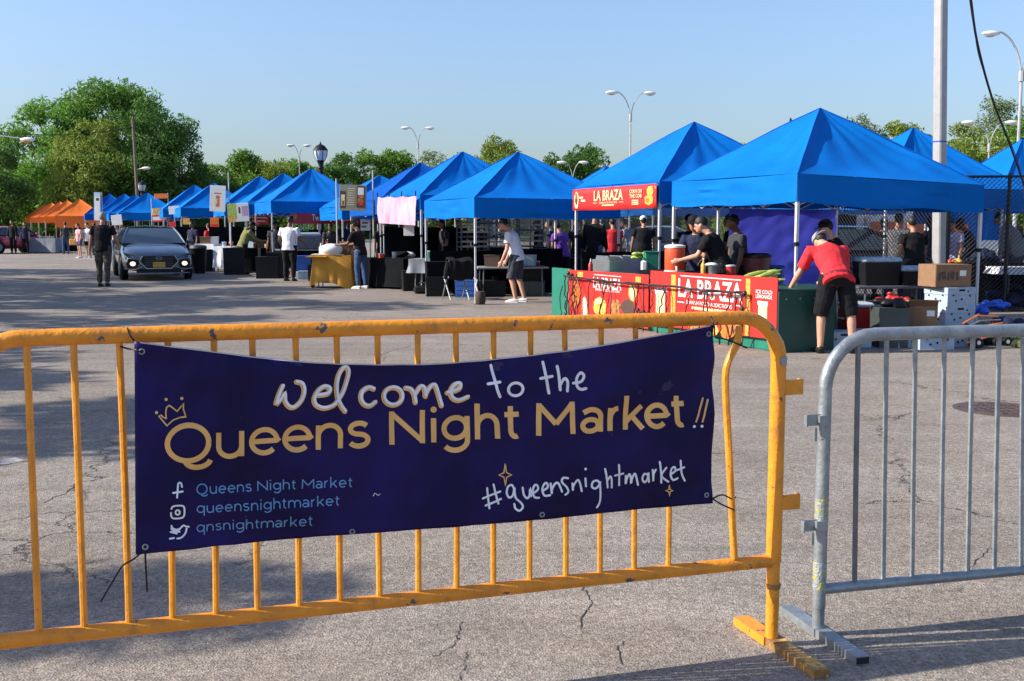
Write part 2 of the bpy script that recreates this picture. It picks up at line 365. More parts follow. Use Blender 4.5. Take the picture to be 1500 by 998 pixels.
# 2-D ribbon along a path -> (verts, faces)
def ribbon(pts, wd, rnd=True):
    P = [Vector((p[0], p[1])) for p in pts]; m = len(P); vs = []; L_ = []; R_ = []
    for i in range(m):
        d = P[min(i+1, m-1)]-P[max(i-1, 0)]
        if d.length < 1e-9: d = Vector((1, 0))
        d.normalize(); n = Vector((-d.y, d.x)); k = 1.0
        if 0 < i < m-1:
            d1 = (P[i]-P[i-1]).normalized(); c = abs(d1.dot(d)); k = min(1/max(c, .5), 1.7)
        L_.append(P[i]+n*wd/2*k); R_.append(P[i]-n*wd/2*k)
    vs = L_+R_; fs = [(i, m+i, m+i+1, i+1) for i in range(m-1)]
    if rnd:
        for e, (c, nb) in enumerate(((P[0], P[1]), (P[-1], P[-2]))):
            d = (c-nb).normalized(); a0 = math.atan2(d.y, d.x); o = len(vs)
            arc = [c+Vector((math.cos(a0+t), math.sin(a0+t)))*wd/2 for t in [(-math.pi/2+math.pi*q/5) for q in range(6)]]
            vs += arc; fs.append(tuple(o+q for q in range(6)))
    return vs, fs
# ================================================================== ground
def ground():
    mb = MB(); mb.box((0, 150, -.5), (1400, 1400, 1.0))
    struct(build('asphalt_ground', mb, M['asphalt']))
    mb = MB()
    # lawn far behind the market, a step higher, and the verge at the right under the fence
    mb.box((0, 330, -.05), (1300, 420, .22))
    struct(build('distant_lawn', mb, mat('lawn_soil', (.05, .09, .025), .9, var=.3, scale=.5)))
ground()

def leaf_mesh(name, pts, nrm, size, seed, aspect=.6):
    rg = np.random.default_rng(seed); n = len(pts)
    d1 = rg.normal(size=(n, 3)); d1 /= np.linalg.norm(d1, axis=1)[:, None]
    d2 = rg.normal(size=(n, 3))+nrm*.8; d2 -= d1*(d1*d2).sum(1)[:, None]; d2 /= np.linalg.norm(d2, axis=1)[:, None]
    s = size*rg.uniform(.6, 1.3, n)[:, None]
    a = pts+d1*s; b = pts+d2*s*aspect*.5; c = pts-d1*s; d = pts-d2*s*aspect*.5
    co = np.stack([a, b, c, d], 1).reshape(-1, 3).astype(np.float32)
    me = bpy.data.meshes.new(name); me.vertices.add(4*n); me.vertices.foreach_set('co', co.ravel())
    me.loops.add(4*n); me.loops.foreach_set('vertex_index', np.arange(4*n, dtype=np.int32))
    me.polygons.add(n); me.polygons.foreach_set('loop_start', np.arange(0, 4*n, 4, dtype=np.int32))
    try: me.polygons.foreach_set('loop_total', np.full(n, 4, dtype=np.int32))
    except Exception: pass
    me.update(); me.validate(); return me
def crown_points(seed, R, Hc, nblob, nleaf, fill=.35, flat=1.0, z0=0):
    rg = np.random.default_rng(seed); bl = []
    for k in range(nblob):
        t = rg.uniform(0, 1); z = z0+Hc*(.04+.92*t); env = R*math.sqrt(max(.06, 1-(abs(t-.42)/.60)**2.2))
        a = rg.uniform(0, 6.283); r = env*math.sqrt(rg.uniform(.15, 1))*.86
        br = (R*.62+Hc*.5*.38)*rg.uniform(.16, .34)*(1.15-.45*t)
        bl.append((r*math.cos(a), r*math.sin(a), z, br))
    bl = np.array(bl); wgt = bl[:, 3]**2; idx = rg.choice(nblob, nleaf, p=wgt/wgt.sum())
    u = rg.normal(size=(nleaf, 3)); u /= np.linalg.norm(u, axis=1)[:, None]
    rr = np.where(rg.uniform(size=nleaf) < fill, rg.uniform(.2, 1, nleaf), rg.uniform(.78, 1.18, nleaf))
    lump = 1+.25*np.sin(u[:, 0]*5+idx)*np.cos(u[:, 2]*6+idx*2)
    p = bl[idx, :3]+u*(bl[idx, 3]*rr*lump)[:, None]*np.array([1, 1, .8*flat]); return p, u, bl
def make_tree(name, label, leaf, loc, R, Hc, z0, seed, nblob=34, nleaf=6000, size=.22, trunk=.3, group=None, fill=.3, rz=0):
    size *= 1.15
    t = thing(name, label, 'tree', loc, rz, group)
    p, u, bl = crown_points(seed, R, Hc, nblob, nleaf, fill, z0=z0)
    me = leaf_mesh('crown', p, u, size, seed); me.materials.append(M[leaf]); o = bpy.data.objects.new('crown', me); COL.objects.link(o); o.parent = t
    rg = random.Random(seed); mb = MB(); top = z0+Hc*.75
    mb.tube([(0, 0, -.1), (0, 0, .3), (.06*R, 0, z0), (-.03*R, .05*R, z0+Hc*.4), (0, 0, top)], [trunk*1.35, trunk, trunk*.75, trunk*.5, trunk*.12], 9)
    build('trunk', mb, M['bark'], t, True); mb = MB()
    for k in range(min(14, nblob)):
        b_ = bl[k*len(bl)//14 if len(bl) > 14 else k]; zs = min(max(z0*.8, b_[2]*.55), top*.8)
        mb.tube([(0, 0, zs), (b_[0]*.5, b_[1]*.5, (zs+b_[2])/2+.1*R), (b_[0], b_[1], b_[2])], [trunk*.35, trunk*.2, trunk*.06], 6)
    build('limb', mb, M['bark'], t, True); return t
def pine(name, label, loc, h, r, seed):
    t = thing(name, label, 'tree', loc); rg = np.random.default_rng(seed); n = 4200
    z = rg.uniform(.08, 1, n); tier = (z*13) % 1; rr = r*(1-z)*(.55+.55*(1-tier)); a = rg.uniform(0, 6.283, n); q = rr*rg.uniform(.3, 1, n)**.5
    p = np.stack([q*np.cos(a), q*np.sin(a), z*h], 1); me = leaf_mesh('crown', p, p*0, .16, seed, .35); me.materials.append(M['leafpine'])
    o = bpy.data.objects.new('crown', me); COL.objects.link(o); o.parent = t
    build('trunk', MB().tube([(0, 0, 0), (0, 0, h)], [.2, .03], 7), M['bark'], t)
def tpos(px, Y): return ((px-750)/F*Y, Y, 0)

def trees():
    # the big clump at the left: bright tree at the back, yellow-green one in front, dark one at the right
    make_tree('shade_tree', 'tall bright green tree at the left of the big clump behind the orange tents', 'leafbright', tpos(88, 105), 6.2, 11.6, 1.6, 11, 80, 34000, .20, .45)
    make_tree('shade_tree', 'tall full green tree forming the top of the big clump at the left', 'leafmid', tpos(172, 108), 6.4, 13.6, 2.0, 12, 80, 34000, .20, .45)
    make_tree('shade_tree', 'yellow-green tree in front of the big clump, behind the nearest orange tent', 'leafyellow', tpos(143, 98), 4.3, 9.6, 1.4, 13, 60, 20000, .17, .35)
    make_tree('shade_tree', 'dark green tree at the right of the big clump, beside the wooden pole', 'leafdark', tpos(228, 100), 4.9, 11.2, 1.6, 14, 70, 24000, .19, .4)
    make_tree('shade_tree', 'dark outlying tree with loose twigs at the right edge of the big clump', 'leafdark', tpos(268, 101), 3.6, 8.0, 1.2, 17, 40, 9000, .18, .35)
    make_tree('shade_tree', 'dark shaded tree cut by the left edge behind the red car', 'leafdark', tpos(-8, 88), 3.6, 7.0, .8, 15, 40, 9000, .17, .3)
    make_tree('shade_tree', 'tall dim tree at the far left with a bough reaching in from the edge', 'leafdark', tpos(-55, 95), 5.0, 9.8, 1.5, 16, 40, 9000, .18, .35)
    # tree line behind the market
    line = [  # px, Y, topy, halfwidth px, leaf, label
        (322, 150, 236, 34, 'leafmid', 'rounded mid green tree just right of the big left clump'),
        (366, 150, 219, 24, 'leafmid', 'tree with an open ragged top behind the blue tents at the left'),
        (345, 112, 262, 46, 'leafdark', 'low dark shrubby tree close behind the left blue tents'),
        (412, 150, 234, 34, 'leafyellow', 'low light green tree left of the black lamp post'),
        (446, 148, 236, 26, 'leafmid', 'mid green tree behind the black lamp post'),
        (498, 125, 224, 34, 'leafdark', 'round full tree just right of the black lamp post'),
        (545, 128, 222, 34, 'leafmid', 'green tree above the hanging menu board'),
        (583, 130, 220, 30, 'leafmid', 'green tree left of the second double-armed lamp'),
        (640, 170, 214, 30, 'leafpale', 'pale hazy thin tree right of the second double-armed lamp'),
        (680, 175, 222, 26, 'leafpale', 'small pale tree behind the tallest of the middle tents'),
        (726, 125, 200, 32, 'leafyellow', 'airy olive tree standing between two blue tent peaks'),
        (775, 160, 235, 26, 'leafmid', 'small tree behind the peak of the middle blue tent'),
        (822, 105, 224, 28, 'leafdark', 'left dark dense tree behind the small double lamp'),
        (866, 108, 215, 38, 'leafdark', 'right dark dense rounded tree behind the small double lamp'),
        (1090, 130, 207, 34, 'leafyellow', 'sunlit treetop between the two nearest tent peaks'),
        (1040, 140, 218, 30, 'leafmid', 'tree mostly hidden by the peak of the second nearest tent'),
        (1252, 120, 164, 26, 'leafpale', 'open pale-leaved tree right of the nearest tent peak'),
        (1312, 118, 174, 30, 'leafyellow', 'pale tree rising behind the peak of the rear right tent'),
        (1350, 110, 196, 26, 'leafmid', 'green tree just left of the thick steel pole'),
        (1398, 112, 180, 26, 'leafyellow', 'green tree just right of the thick steel pole'),
        (1425, 92, 200, 46, 'leafyellow', 'wide leafy tree behind the low double-armed lamp'),
        (1450, 120, 138, 34, 'leafpale', 'tall feathery tree left of the tall lamp at the right edge'),
        (1500, 95, 158, 34, 'leafmid', 'tall dark-green tree cut by the right edge'),
        (1488, 88, 196, 30, 'leafmid', 'leafy tree under the tall feathery ones at the right edge'),
        (1560, 100, 150, 40, 'leafmid', 'green tree outside the right edge'),
    ]
    for k, (px, Y, ty, hw, lf, lb) in enumerate(line):
        h = HC+(332-ty)*Y/F; R = hw*Y/F
        thin = lf == 'leafpale'
        make_tree('park_tree', lb, lf, tpos(px, Y), R*1.55, h*.95, h*.02, 40+k, 64 if thin else 66, 12000 if thin else 18000, .12+Y*.0006, .2, 'trees behind the market', .3)
    bases = []
    for k in range(46):   # continuous belt behind the line: closes the gaps
        R_ = random.Random(k); px = -120+k*38+R_.uniform(-9, 9); Y = 168+R_.uniform(-8, 12)
        if k < 3:
            bases.append(make_tree('belt_tree', ('mid green', 'light olive', 'dark green')[k]+' tree in the far belt behind the market', ('leafmid', 'leafyellow', 'leafdark')[k], tpos(px, Y), 5.6, 10.2, .3, 99+k, 60, 13000, .25, .25, ('mid green', 'light olive', 'dark green')[k]+' far belt trees'))
        else: copy_tree(bases[(k*7) % 3 if k % 5 else 0], tpos(px, Y), R_.uniform(0, 6), scale=(1.0, 1.0, .80+.30*R_.random()))
    rgn = np.random.default_rng(8); n = 60000; x = rgn.uniform(-150, 150, n); z = rgn.uniform(0, 1, n)**1.1*(3.6+1.3*np.sin(x*.21)+.8*np.sin(x*.57+1)); y = 182+rgn.uniform(-3, 3, n)
    me = leaf_mesh('far_understory', np.stack([x, y, z], 1), np.zeros((n, 3)), .42, 8); me.materials.append(M['leafdark']); o = bpy.data.objects.new('far_understory', me); COL.objects.link(o); struct(o, 'stuff'); tag(o, 'dense low shrubbery along the far edge of the park', 'shrubbery')
    pine('pine_tree', 'small dark pine tip showing above the nearest tent roof', tpos(1152, 120), HC+(332-177)*120/F, 2.6, 5)
    # trees beside the road at the left, out of frame: they cast the dappled shade
    spots = [(-13.5, 7.0, 3.6, 5.2), (-17.5, 9.5, 3.8, 5.6), (-10.2, 3.3, 2.2, 3.0), (-17.0, 13.2, 2.6, 4.4), (-17.0, 18.0, 4.0, 6.2), (-19.5, 22.5, 4.4, 6.8), (-22.5, 27.5, 4.4, 7.2), (-26, 33, 4.2, 7.0)]
    tt = None
    for k, (x, y, R, h) in enumerate(spots):
        if tt is None:
            tt = make_tree('street_tree', 'leafy street tree beside the road, left of the frame', 'leafmid', (x, y, 0), 3.6, 5.6, 2.4, 71, 22, 6500, .17, .18, 'street trees left of the frame', .25)
            tt.scale = (R/3.6, R/3.6, (h+2.4)/8)
        else: copy_tree(tt, (x, y, 0), k*1.3, scale=(R/3.6, R/3.6, (h+2.4)/8))
trees()

a_ = gp(-25, 682); b_ = gp(30, 673)
struct(build('painted_marking', MB().box((a_.x*.5+b_.x*.5, a_.y*.5+b_.y*.5, .002), ((b_-a_).length, .16, .003), math.atan2(b_.y-a_.y, b_.x-a_.x)), mat('worn_white_road_paint', (.42, .40, .37), .8, var=.2, scale=20, chips=((.22, .19, .17), .52, 14))))
# ================================================================== stroke lettering
def A(cx, cy, rx, ry, a0, a1, n=16): return [(cx+rx*math.cos(rad(a0+(a1-a0)*i/n)), cy+ry*math.sin(rad(a0+(a1-a0)*i/n))) for i in range(n+1)]
GL = {
 'u': (.95, [[(.08, .96), (.08, .45)]+A(.5, .42, .42, .40, 180, 360)+[(.92, .5)], [(.92, .97), (.92, .0)]]),
 'e': (1.0, [[(.08, .5), (.92, .5)]+A(.5, .5, .42, .45, 0, 315, 24)]),
 'n': (.95, [[(.08, .97), (.08, .0)], [(.08, .5)]+A(.5, .53, .42, .42, 180, 0)+[(.92, .0)]]),
 's': (.8, [A(.5, .74, .40, .22, 30, 265, 14)+A(.5, .28, .42, .24, 85, -155, 14)]),
 'i': (.28, [[(.5, .97), (.5, .0)], 'dot']),
 'g': (1.05, [A(.48, .52, .42, .42, 0, 360, 24), [(.92, .97), (.92, .05)]+A(.48, .02, .44, .40, 0, -145, 14)]),
 'q': (1.05, [A(.48, .5, .42, .45, 0, 360, 24), [(.92, .97), (.92, -.42)]]),
 'h': (.95, [[(.08, 1.45), (.08, .0)], [(.08, .5)]+A(.5, .53, .42, .42, 180, 0)+[(.92, .0)]]),
 't': (.62, [[(.38, 1.28), (.38, .35)]+A(.70, .32, .32, .28, 180, 295, 8), [(.0, .94), (.92, .94)]]),
 'a': (.9, [A(.45, .29, .37, .25, 0, 360, 20), [(.10, .84)]+A(.48, .60, .44, .36, 125, 0, 10)+[(.92, .0)]]),
 'r': (.6, [[(.1, .97), (.1, .0)], [(.1, .45)]+A(.85, .48, .75, .46, 180, 90, 8)]),
 'k': (.92, [[(.08, 1.45), (.08, .0)], [(.90, .97), (.10, .33)], [(.40, .58), (.95, .0)]]),
 'm': (1.6, [[(.05, .97), (.05, .0)], [(.05, .5)]+A(.275, .53, .225, .42, 180, 0, 12)+[(.5, .0)], [(.5, .5)]+A(.725, .53, .225, .42, 180, 0, 12)+[(.95, .0)]]),
 'M': (1.6, [[(.06, .0), (.08, 1.33)], [(.08, 1.26), (.5, .45)], [(.5, .45), (.92, 1.26)], [(.92, 1.33), (.94, .0)]]),
 'N': (1.4, [[(.07, .0), (.07, 1.33)], [(.09, 1.22), (.91, .11)], [(.93, .0), (.93, 1.33)]]),
 'Q': (1.5, [A(.46, .66, .42, .66, 0, 360, 32), [(.40, .02)]+A(.66, .04, .26, .30, 190, 350, 10)]),
}
class Ink:
    """collects pen strokes given in photo pixels and lays them on the banner surface"""
    def __init__(s, surf): s.mb = MB(); s.surf = surf; s.k = 0
    def stroke(s, pts, wd, rnd=True, dy=0.0):
        q_ = [pts[0]]
        for a_, b_ in zip(pts, pts[1:]):
            n_ = max(1, int(math.dist(a_[:2], b_[:2])/5)); q_ += [(a_[0]+(b_[0]-a_[0])*i/n_, a_[1]+(b_[1]-a_[1])*i/n_) for i in range(1, n_+1)]
        vs, fs = ribbon(q_, wd, rnd); s.k += 1; off = .0030+.00010*(s.k % 9)+dy
        s.mb.add([s.surf(v[0], v[1], off) for v in vs], fs)
    def dot(s, c, r, dy=0.0):
        s.k += 1; s.mb.add([s.surf(c[0]+r*math.cos(q*math.pi/6), c[1]+r*math.sin(q*math.pi/6), .0031+dy) for q in range(12)], [tuple(range(12))])
    def glyph(s, ch, x0, x1, base, xh, wd, slope=0.0):
        w_, st = GL[ch]; a = x0+wd/2; b = x1-wd/2
        if ch == 'i': a = x0; b = x1
        T = lambda p: (a+(b-a)*(p[0]-.08)/.84 if ch != 'i' else (a+b)/2, base(a+(b-a)*p[0])-(wd/2*(1-2*min(max(p[1], 0), 1)) if 0 <= p[1] <= 1 and False else 0)-p[1]*xh)
        for q in st:
            if q == 'dot': s.dot(T((.5, 1.32)), wd*.62)
            else: s.stroke([T(p) for p in q], wd, False)

def barrier_frame(root, L, zt, zb, r, m, rc=.17, left=True):
    # one bent tube: post, rounded corner, top rail, corner, post  (local x runs from -L to 0)
    def corner(cx, s):
        return [(cx+s*(-rc+rc*math.sin(t)), 0, zt-rc+rc*math.cos(t)) for t in [math.pi/2*i/8 for i in range(9)]]
    pts = [(0, 0, .30), (0, 0, .7)]+list(reversed(corner(0, 1)))+[(-L*.35, 0, zt), (-L*.7, 0, zt)]+[(p[0], p[1], p[2]) for p in corner(-L, -1)]+[(-L, 0, .7), (-L, 0, .30)]
    build('frame_tube', MB().tube(pts, [r if (p[2] < zt-.08) else r*.89 for p in pts], 14), m, root, True)
    build('bottom_rail', MB().tube([(-L+.01, 0, zb), (-L*.66, .003, zb-.003), (-L*.33, -.002, zb+.002), (-.005, 0, zb)], r*.86, 12), m, root, True)

YTH = rad(17.7); YP = gp(1130, 945); YP.z = 0
def yellow_barrier():
    t = thing('crowd_barrier', 'orange-yellow painted steel crowd barrier in the foreground carrying the banner', 'barrier', YP, YTH, 'crowd barriers')
    Mi = loc_of(t); L = 2.50; zt = 1.148; zb = .303; r = .0265
    barrier_frame(t, L, zt, zb, r, M['yellow'], .15)
    tops = [40, 107, 177, 247, 312, 371, 433, 495, 554, 612, 667, 722, 776, 828, 880, 931, 982]; 
    bots = [55, 122, 188, 252, 316, 377, 438, 498, 556, 613, 669, 723, 776, 829, 879, 929, 979]
    rg = random.Random(3)
    for a, b in zip(tops, bots):
        pa = Mi @ hit(a, 500, YP, YTH); pb = Mi @ hit(b, 890-(b/1110)*60, YP, YTH)
        # straight round bar between the rails, each a touch off true
        xb = pb.x; xt = pa.x+rg.uniform(-.004, .004)
        build('bar', MB().tube([(xb, 0, zb+.012), ((xt+xb)/2+rg.uniform(-.003, .003), rg.uniform(-.003, .003), .72), (xt, 0, zt-.02)], .0096, 8), M['yellowbar'], t, True)
    # the bent bar by the right post
    pts = []
    for px, py in ((1083, 478), (1078, 505), (1066, 530), (1062, 560), (1066, 640), (1070, 720), (1075, 818)):
        q = Mi @ hit(px, py, YP, YTH); pts.append((q.x, q.y-.004, min(max(q.z, zb), zt-.01)))
    o = build('bar', MB().tube(smooth_path(pts, 4), .0125, 9), M['yellowbar'], t, True); o['label'] = 'bent and creased yellow bar'
    for z in (.905, .505):   # flat hooks on the post
        mb = MB(); mb.box((.052, -.004, z), (.085, .007, .052)); mb.box((.093, .010, z), (.006, .030, .052)); mb.box((.03, .0, z-.0), (.02, .022, .045))
        build('hook_plate', mb, M['yellowbar'], t)
    build('clip', MB().box((.002, -.028, 1.0), (.024, .006, .028)), M['galv'], t)
    for x in (0, -L):
        build('leg_sleeve', MB().tube([(x, 0, .015), (x, 0, .16), (x, 0, .30)], [.0215, .0225, .0228], 12), M['yellowbar'], t, True)
        build('leg_collar', MB().tube([(x, 0, .205), (x, 0, .222)], .0262, 12), M['worn'], t, True)
        mb = MB(); mb.box((x, .105, .016), (.062, .21, .030)); build('base_bar', mb, M['yellow'], t)
        mb = MB(); mb.box((x+.004, -.150, .015), (.058, .30, .028)); mb.box((x+.004, -.045, .030), (.064, .022, .006))
        mb.box((x+.004, -.225, .0305), (.060, .012, .005))
        o = build('base_bar', mb, M['worn'], t); o['label'] = 'worn brown end of the base bar'
    return t
yellow_barrier()

def grey_barrier():
    P = gp(1198, 930); P.z = 0; th = rad(14.5)
    t = thing('crowd_barrier', 'bare galvanised grey crowd barrier at the right, next to the yellow one', 'barrier', P, th, 'crowd barriers')
    Mi = loc_of(t); L = 2.3; zt = 1.074; zb = .167; r = .0235
    rc = .19
    def corner(cx, s): return [(cx+s*(rc-rc*math.sin(q)), 0, zt-rc+rc*math.cos(q)) for q in [math.pi/2*i/8 for i in range(9)]]
    pts = [(0, 0, .10), (0, 0, .5)]+list(reversed(corner(0, 1)))+[(L*.3, 0, zt), (L*.7, 0, zt)]+corner(L, -1)+[(L, 0, .5), (L, 0, .10)]
    build('frame_tube', MB().tube(pts, r, 14), M['galv'], t, True)
    build('bottom_rail', MB().tube([(.01, 0, zb), (L*.5, .002, zb+.002), (L-.01, 0, zb)], r*.82, 12), M['galv'], t, True)
    T = [1257, 1298.5, 1340.5, 1383, 1424.6, 1463, 1498]; B = [1252, 1294, 1336, 1378, 1417, 1456, 1495]
    xs = []
    for a, b in zip(T, B):
        pa = Mi @ hit(a, 505, P, th); pb = Mi @ hit(b, 845, P, th); xs.append(pb.x)
        build('bar', MB().tube([(pb.x, 0, zb+.01), ((pa.x+pb.x)/2, .001, .6), (pa.x, 0, zt-.015)], .0088 if a > 1260 else .0095, 8), M['galvdark'] if a < 1260 else M['galv'], t, True)
    x = xs[-1]+.098
    while x < L-.08:
        build('bar', MB().tube([(x, 0, zb+.01), (x, 0, zt-.015)], .0088, 8), M['galv'], t, True); x += .098
    for z in (.780, .405):   # hook brackets
        mb = MB(); mb.box((-.042, -.006, z), (.075, .007, .040)); mb.box((-.079, -.015, z), (.006, .020, .040)); mb.box((-.012, -.012, z), (.04, .030, .034))
        mb.box((-.018, .012, z-.055), (.026, .006, .048)); build('hook_bracket', mb, M['galv'], t)
    for x in (0, L):
        build('leg_sleeve', MB().tube([(x, 0, .015), (x, 0, .13)], .0215, 12), M['galv'], t, True)
        mb = MB(); mb.box((x, .105, .016), (.056, .25, .030)); mb.box((x+.003, -.150, .0155), (.052, .26, .029)); build('base_bar', mb, M['galv'], t)
        build('base_cap', MB().box((x+.003, -.2815, .015), (.046, .002, .022)), M['hole'], t)
    for z0, z1 in ((.42, .50), (.17, .27)):
        o = build('flaking_paint', MB().tube([(.0, 0, z0), (0, 0, (z0+z1)/2), (0, 0, z1)], [.0240, .0243, .0240], 14), M['lichen'], t, True)
    return t
grey_barrier()

# ================================================================== banner
BN = Vector((math.sin(YTH), -math.cos(YTH), 0))          # towards the camera
BP = YP+BN*.034
BT = bpy.data.objects.new('tmp', None)
btop = [(197, 499), (250, 506), (300, 512), (350, 519), (400, 525), (450, 529), (500, 532), (560, 533), (620, 533), (660, 531), (720, 526), (780, 519), (840, 511), (900, 501), (960, 490), (1010, 481), (1043, 475)]
def yt(px):
    for (a, b), (c, d) in zip(btop, btop[1:]):
        if px <= c: return b+(d-b)*(px-a)/(c-a)
    return btop[-1][1]
def xl(v): return 197+(200-197)*v+1.5*math.sin(v*5)
def yb(px): return 809+(737-809)*(px-200)/(1043-200)
def wrk(px, py):
    u = (px-200)/843; q = (py-yt(px))/(yb(px)-yt(px)+1e-6)
    a = .012*math.sin(u*9+q*2.2)*(.4+.6*q)
    a += .007*math.sin((u*.9-q*1.1)*17+2*math.sin(q*3))*max(0, 1-2.2*u)      # drag folds from the top left tie
    a += .007*math.sin((u*.8+q*.8)*21+1.5*math.sin(q*4))*max(0, (u-.55)*2.2)  # and from the top right tie
    a += .0035*math.sin(py*.11+px*.012)*math.exp(-q*5)
    a += .003*noise.noise(Vector((px*.012, py*.03, 2.0)))*2
    for c_ in (.2, .4, .6, .8): a += .0022*math.exp(-abs(u-c_)/.006)          # old fold creases
    a += .0018*math.exp(-abs(q-.5)/.02)
    a += .0045*noise.noise(Vector(((px+py*.55)*.03, (py-px*.35)*.009, 5.0)))*1.6
    return a
def bsurf(px, py, off=0.0):
    return BLI @ (hit(px, py, BP, YTH)+BN*(off+.012+wrk(px, py)))
def banner():
    global BLI
    org = hit(620, 560, BP, YTH)
    t = thing('welcome_banner', 'navy vinyl banner reading Queens Night Market tied to the yellow barrier', 'banner', (org.x, org.y, org.z), YTH)
    BLI = loc_of(t)
    nu, nv = 170, 44
    def fn(u, v):
        px = 199+844*u; y0 = yt(px); y1 = yb(px); py = y0+(y1-y0)*v
        px += (u-.5)*0; return bsurf(px-(2 if u == 0 else 0)*(1-v), py)
    o = build('vinyl_sheet', MB().grid(nu, nv, fn), M['banner'], t, True)
    sf = o.modifiers.new('thick', 'SOLIDIFY'); sf.thickness = .0012
    hm = Ink(bsurf)
    hm.stroke([(px, yt(px)+.8) for px in range(205, 1043, 8)], 1.5, False); build('pale_top_edge', hm.mb, M['hem'], t)
    # the fine drag folds that run from the ties are in the sheet's own shape
    g = Ink(bsurf); base = lambda x: 667-.0672*(x-337)
    xs = lambda x: 38-(x-337)*.0052
    for ch, a, b in (('u', 316, 357), ('e', 364, 409), ('e', 413, 457), ('n', 462, 502), ('s', 508, 542), ('N', 570, 621), ('i', 629, 639), ('g', 646, 687),
                     ('h', 694, 730), ('t', 735, 761), ('M', 783, 838), ('a', 846, 880), ('r', 886, 906), ('k', 909, 941), ('e', 941, 977), ('t', 979, 1003)):
        g.glyph(ch, a, b, base, xs((a+b)/2)*.99, 7.5)
        build('gold_letter', g.mb, M['gold'], t); g = Ink(bsurf)
    g.glyph('Q', 244, 312, lambda x: 672-.0672*(x-290), 39.5, 7.8)
    build('gold_letter', g.mb, M['gold'], t); g = Ink(bsurf)
    crown = [(185, 255), (160, 226), (135, 197), (150, 193), (163, 205), (180, 212), (178, 170), (184, 145), (200, 135), (222, 150), (247, 170), (268, 145), (284, 124), (285, 160), (300, 203), (262, 208), (222, 222), (185, 255)]
    C2 = lambda q: (200+q[0]/4.16, 560+q[1]/4.16)
    g.stroke([C2(p) for p in crown], 2.0)
    for p in ((122, 178), (180, 100), (275, 93)): g.dot(C2(p), 2.3)
    build('gold_crown', g.mb, M['gold'], t); g = Ink(bsurf)
    for a, b in (((1028, 583), (1017, 617)), ((1034.5, 585), (1026, 617))): g.stroke([a, ((a[0]+b[0])/2-.5, (a[1]+b[1])/2), b], 2.6)
    build('exclamation_marks', g.mb, M['gold'], t)
    wi = Ink(bsurf)
    wi.dot((1014.5, 624), 2.2); wi.dot((1025.5, 623.5), 2.2)
    W3 = lambda q: (400+q[0]/3.125, 510+q[1]/3.125)
    el = lambda cx, cy, rx, ry, a0=100, a1=470: [(cx+rx*math.cos(rad(a0+(a1-a0)*i/20)), cy-ry*math.sin(rad(a0+(a1-a0)*i/20))) for i in range(21)]
    fat = [[(42, 168), (25, 205), (12, 250), (32, 230), (50, 205), (54, 240), (75, 265), (100, 262), (128, 232), (140, 190), (130, 158), (105, 150)],
           [(200, 212), (245, 205), (258, 182), (235, 172), (205, 190), (186, 225), (194, 256), (228, 270), (268, 260), (292, 238), (322, 190), (343, 120), (338, 90), (318, 87), (298, 120), (289, 170), (293, 222), (310, 262), (328, 286)],
           [(458, 184), (435, 177), (408, 195), (400, 225), (412, 252), (440, 261), (466, 244)], el(548, 218, 42, 40),
           [(605, 180), (628, 186), (644, 212), (650, 246)], [(648, 210), (672, 174), (690, 182), (696, 218)], [(694, 214), (714, 178), (736, 166), (750, 198), (768, 260)],
           [(795, 202), (845, 184), (850, 160), (828, 164), (810, 190), (815, 222), (845, 236), (888, 220)]]
    thin = [[(995, 78), (1005, 130), (1020, 190), (1032, 220)], [(978, 161), (1030, 152)], el(1102, 185, 33, 30), [(1228, 62), (1238, 125), (1255, 203)], [(1214, 135), (1266, 125)],
            [(1290, 80), (1298, 130), (1306, 188)], [(1302, 172), (1322, 136), (1338, 150), (1338, 193)], [(1365, 157), (1402, 150), (1414, 124), (1398, 110), (1380, 135), (1384, 172), (1402, 186), (1424, 182)]]
    sh = Ink(bsurf)
    for s_ in fat:
        P_ = [W3((p[0]-2, p[1]+2)) for p in smooth_path([(*p, 0) for p in s_], 4)]
        sh.stroke(P_, 7.4, True, -.0009)
    build('gold_letter_shadow', sh.mb, M['gold'], t)
    build('exclamation_dots', wi.mb, M['whiteink'], t)
    def ink(name, strokes, f, wd, k=4, dy=0.0, dots=(), m='whiteink'):
        q = Ink(bsurf)
        for s_ in strokes: q.stroke([f(p) for p in smooth_path([(*p, 0) for p in s_], k)], wd, True, dy)
        for c, r in dots: q.dot(c, r)
        return build(name, q.mb, M[m], t)
    for s_ in fat: ink('handwritten_letter', [s_], lambda p: W3((p[0]+2, p[1]-3)), 4.0, dy=.0010)
    for a, b in ((0, 2), (2, 3), (3, 5), (5, 7), (7, 8)): ink('handwritten_letter', thin[a:b], W3, 4.2)
    H5 = lambda q: (680+q[0]/3.947, 660+q[1]/3.947)
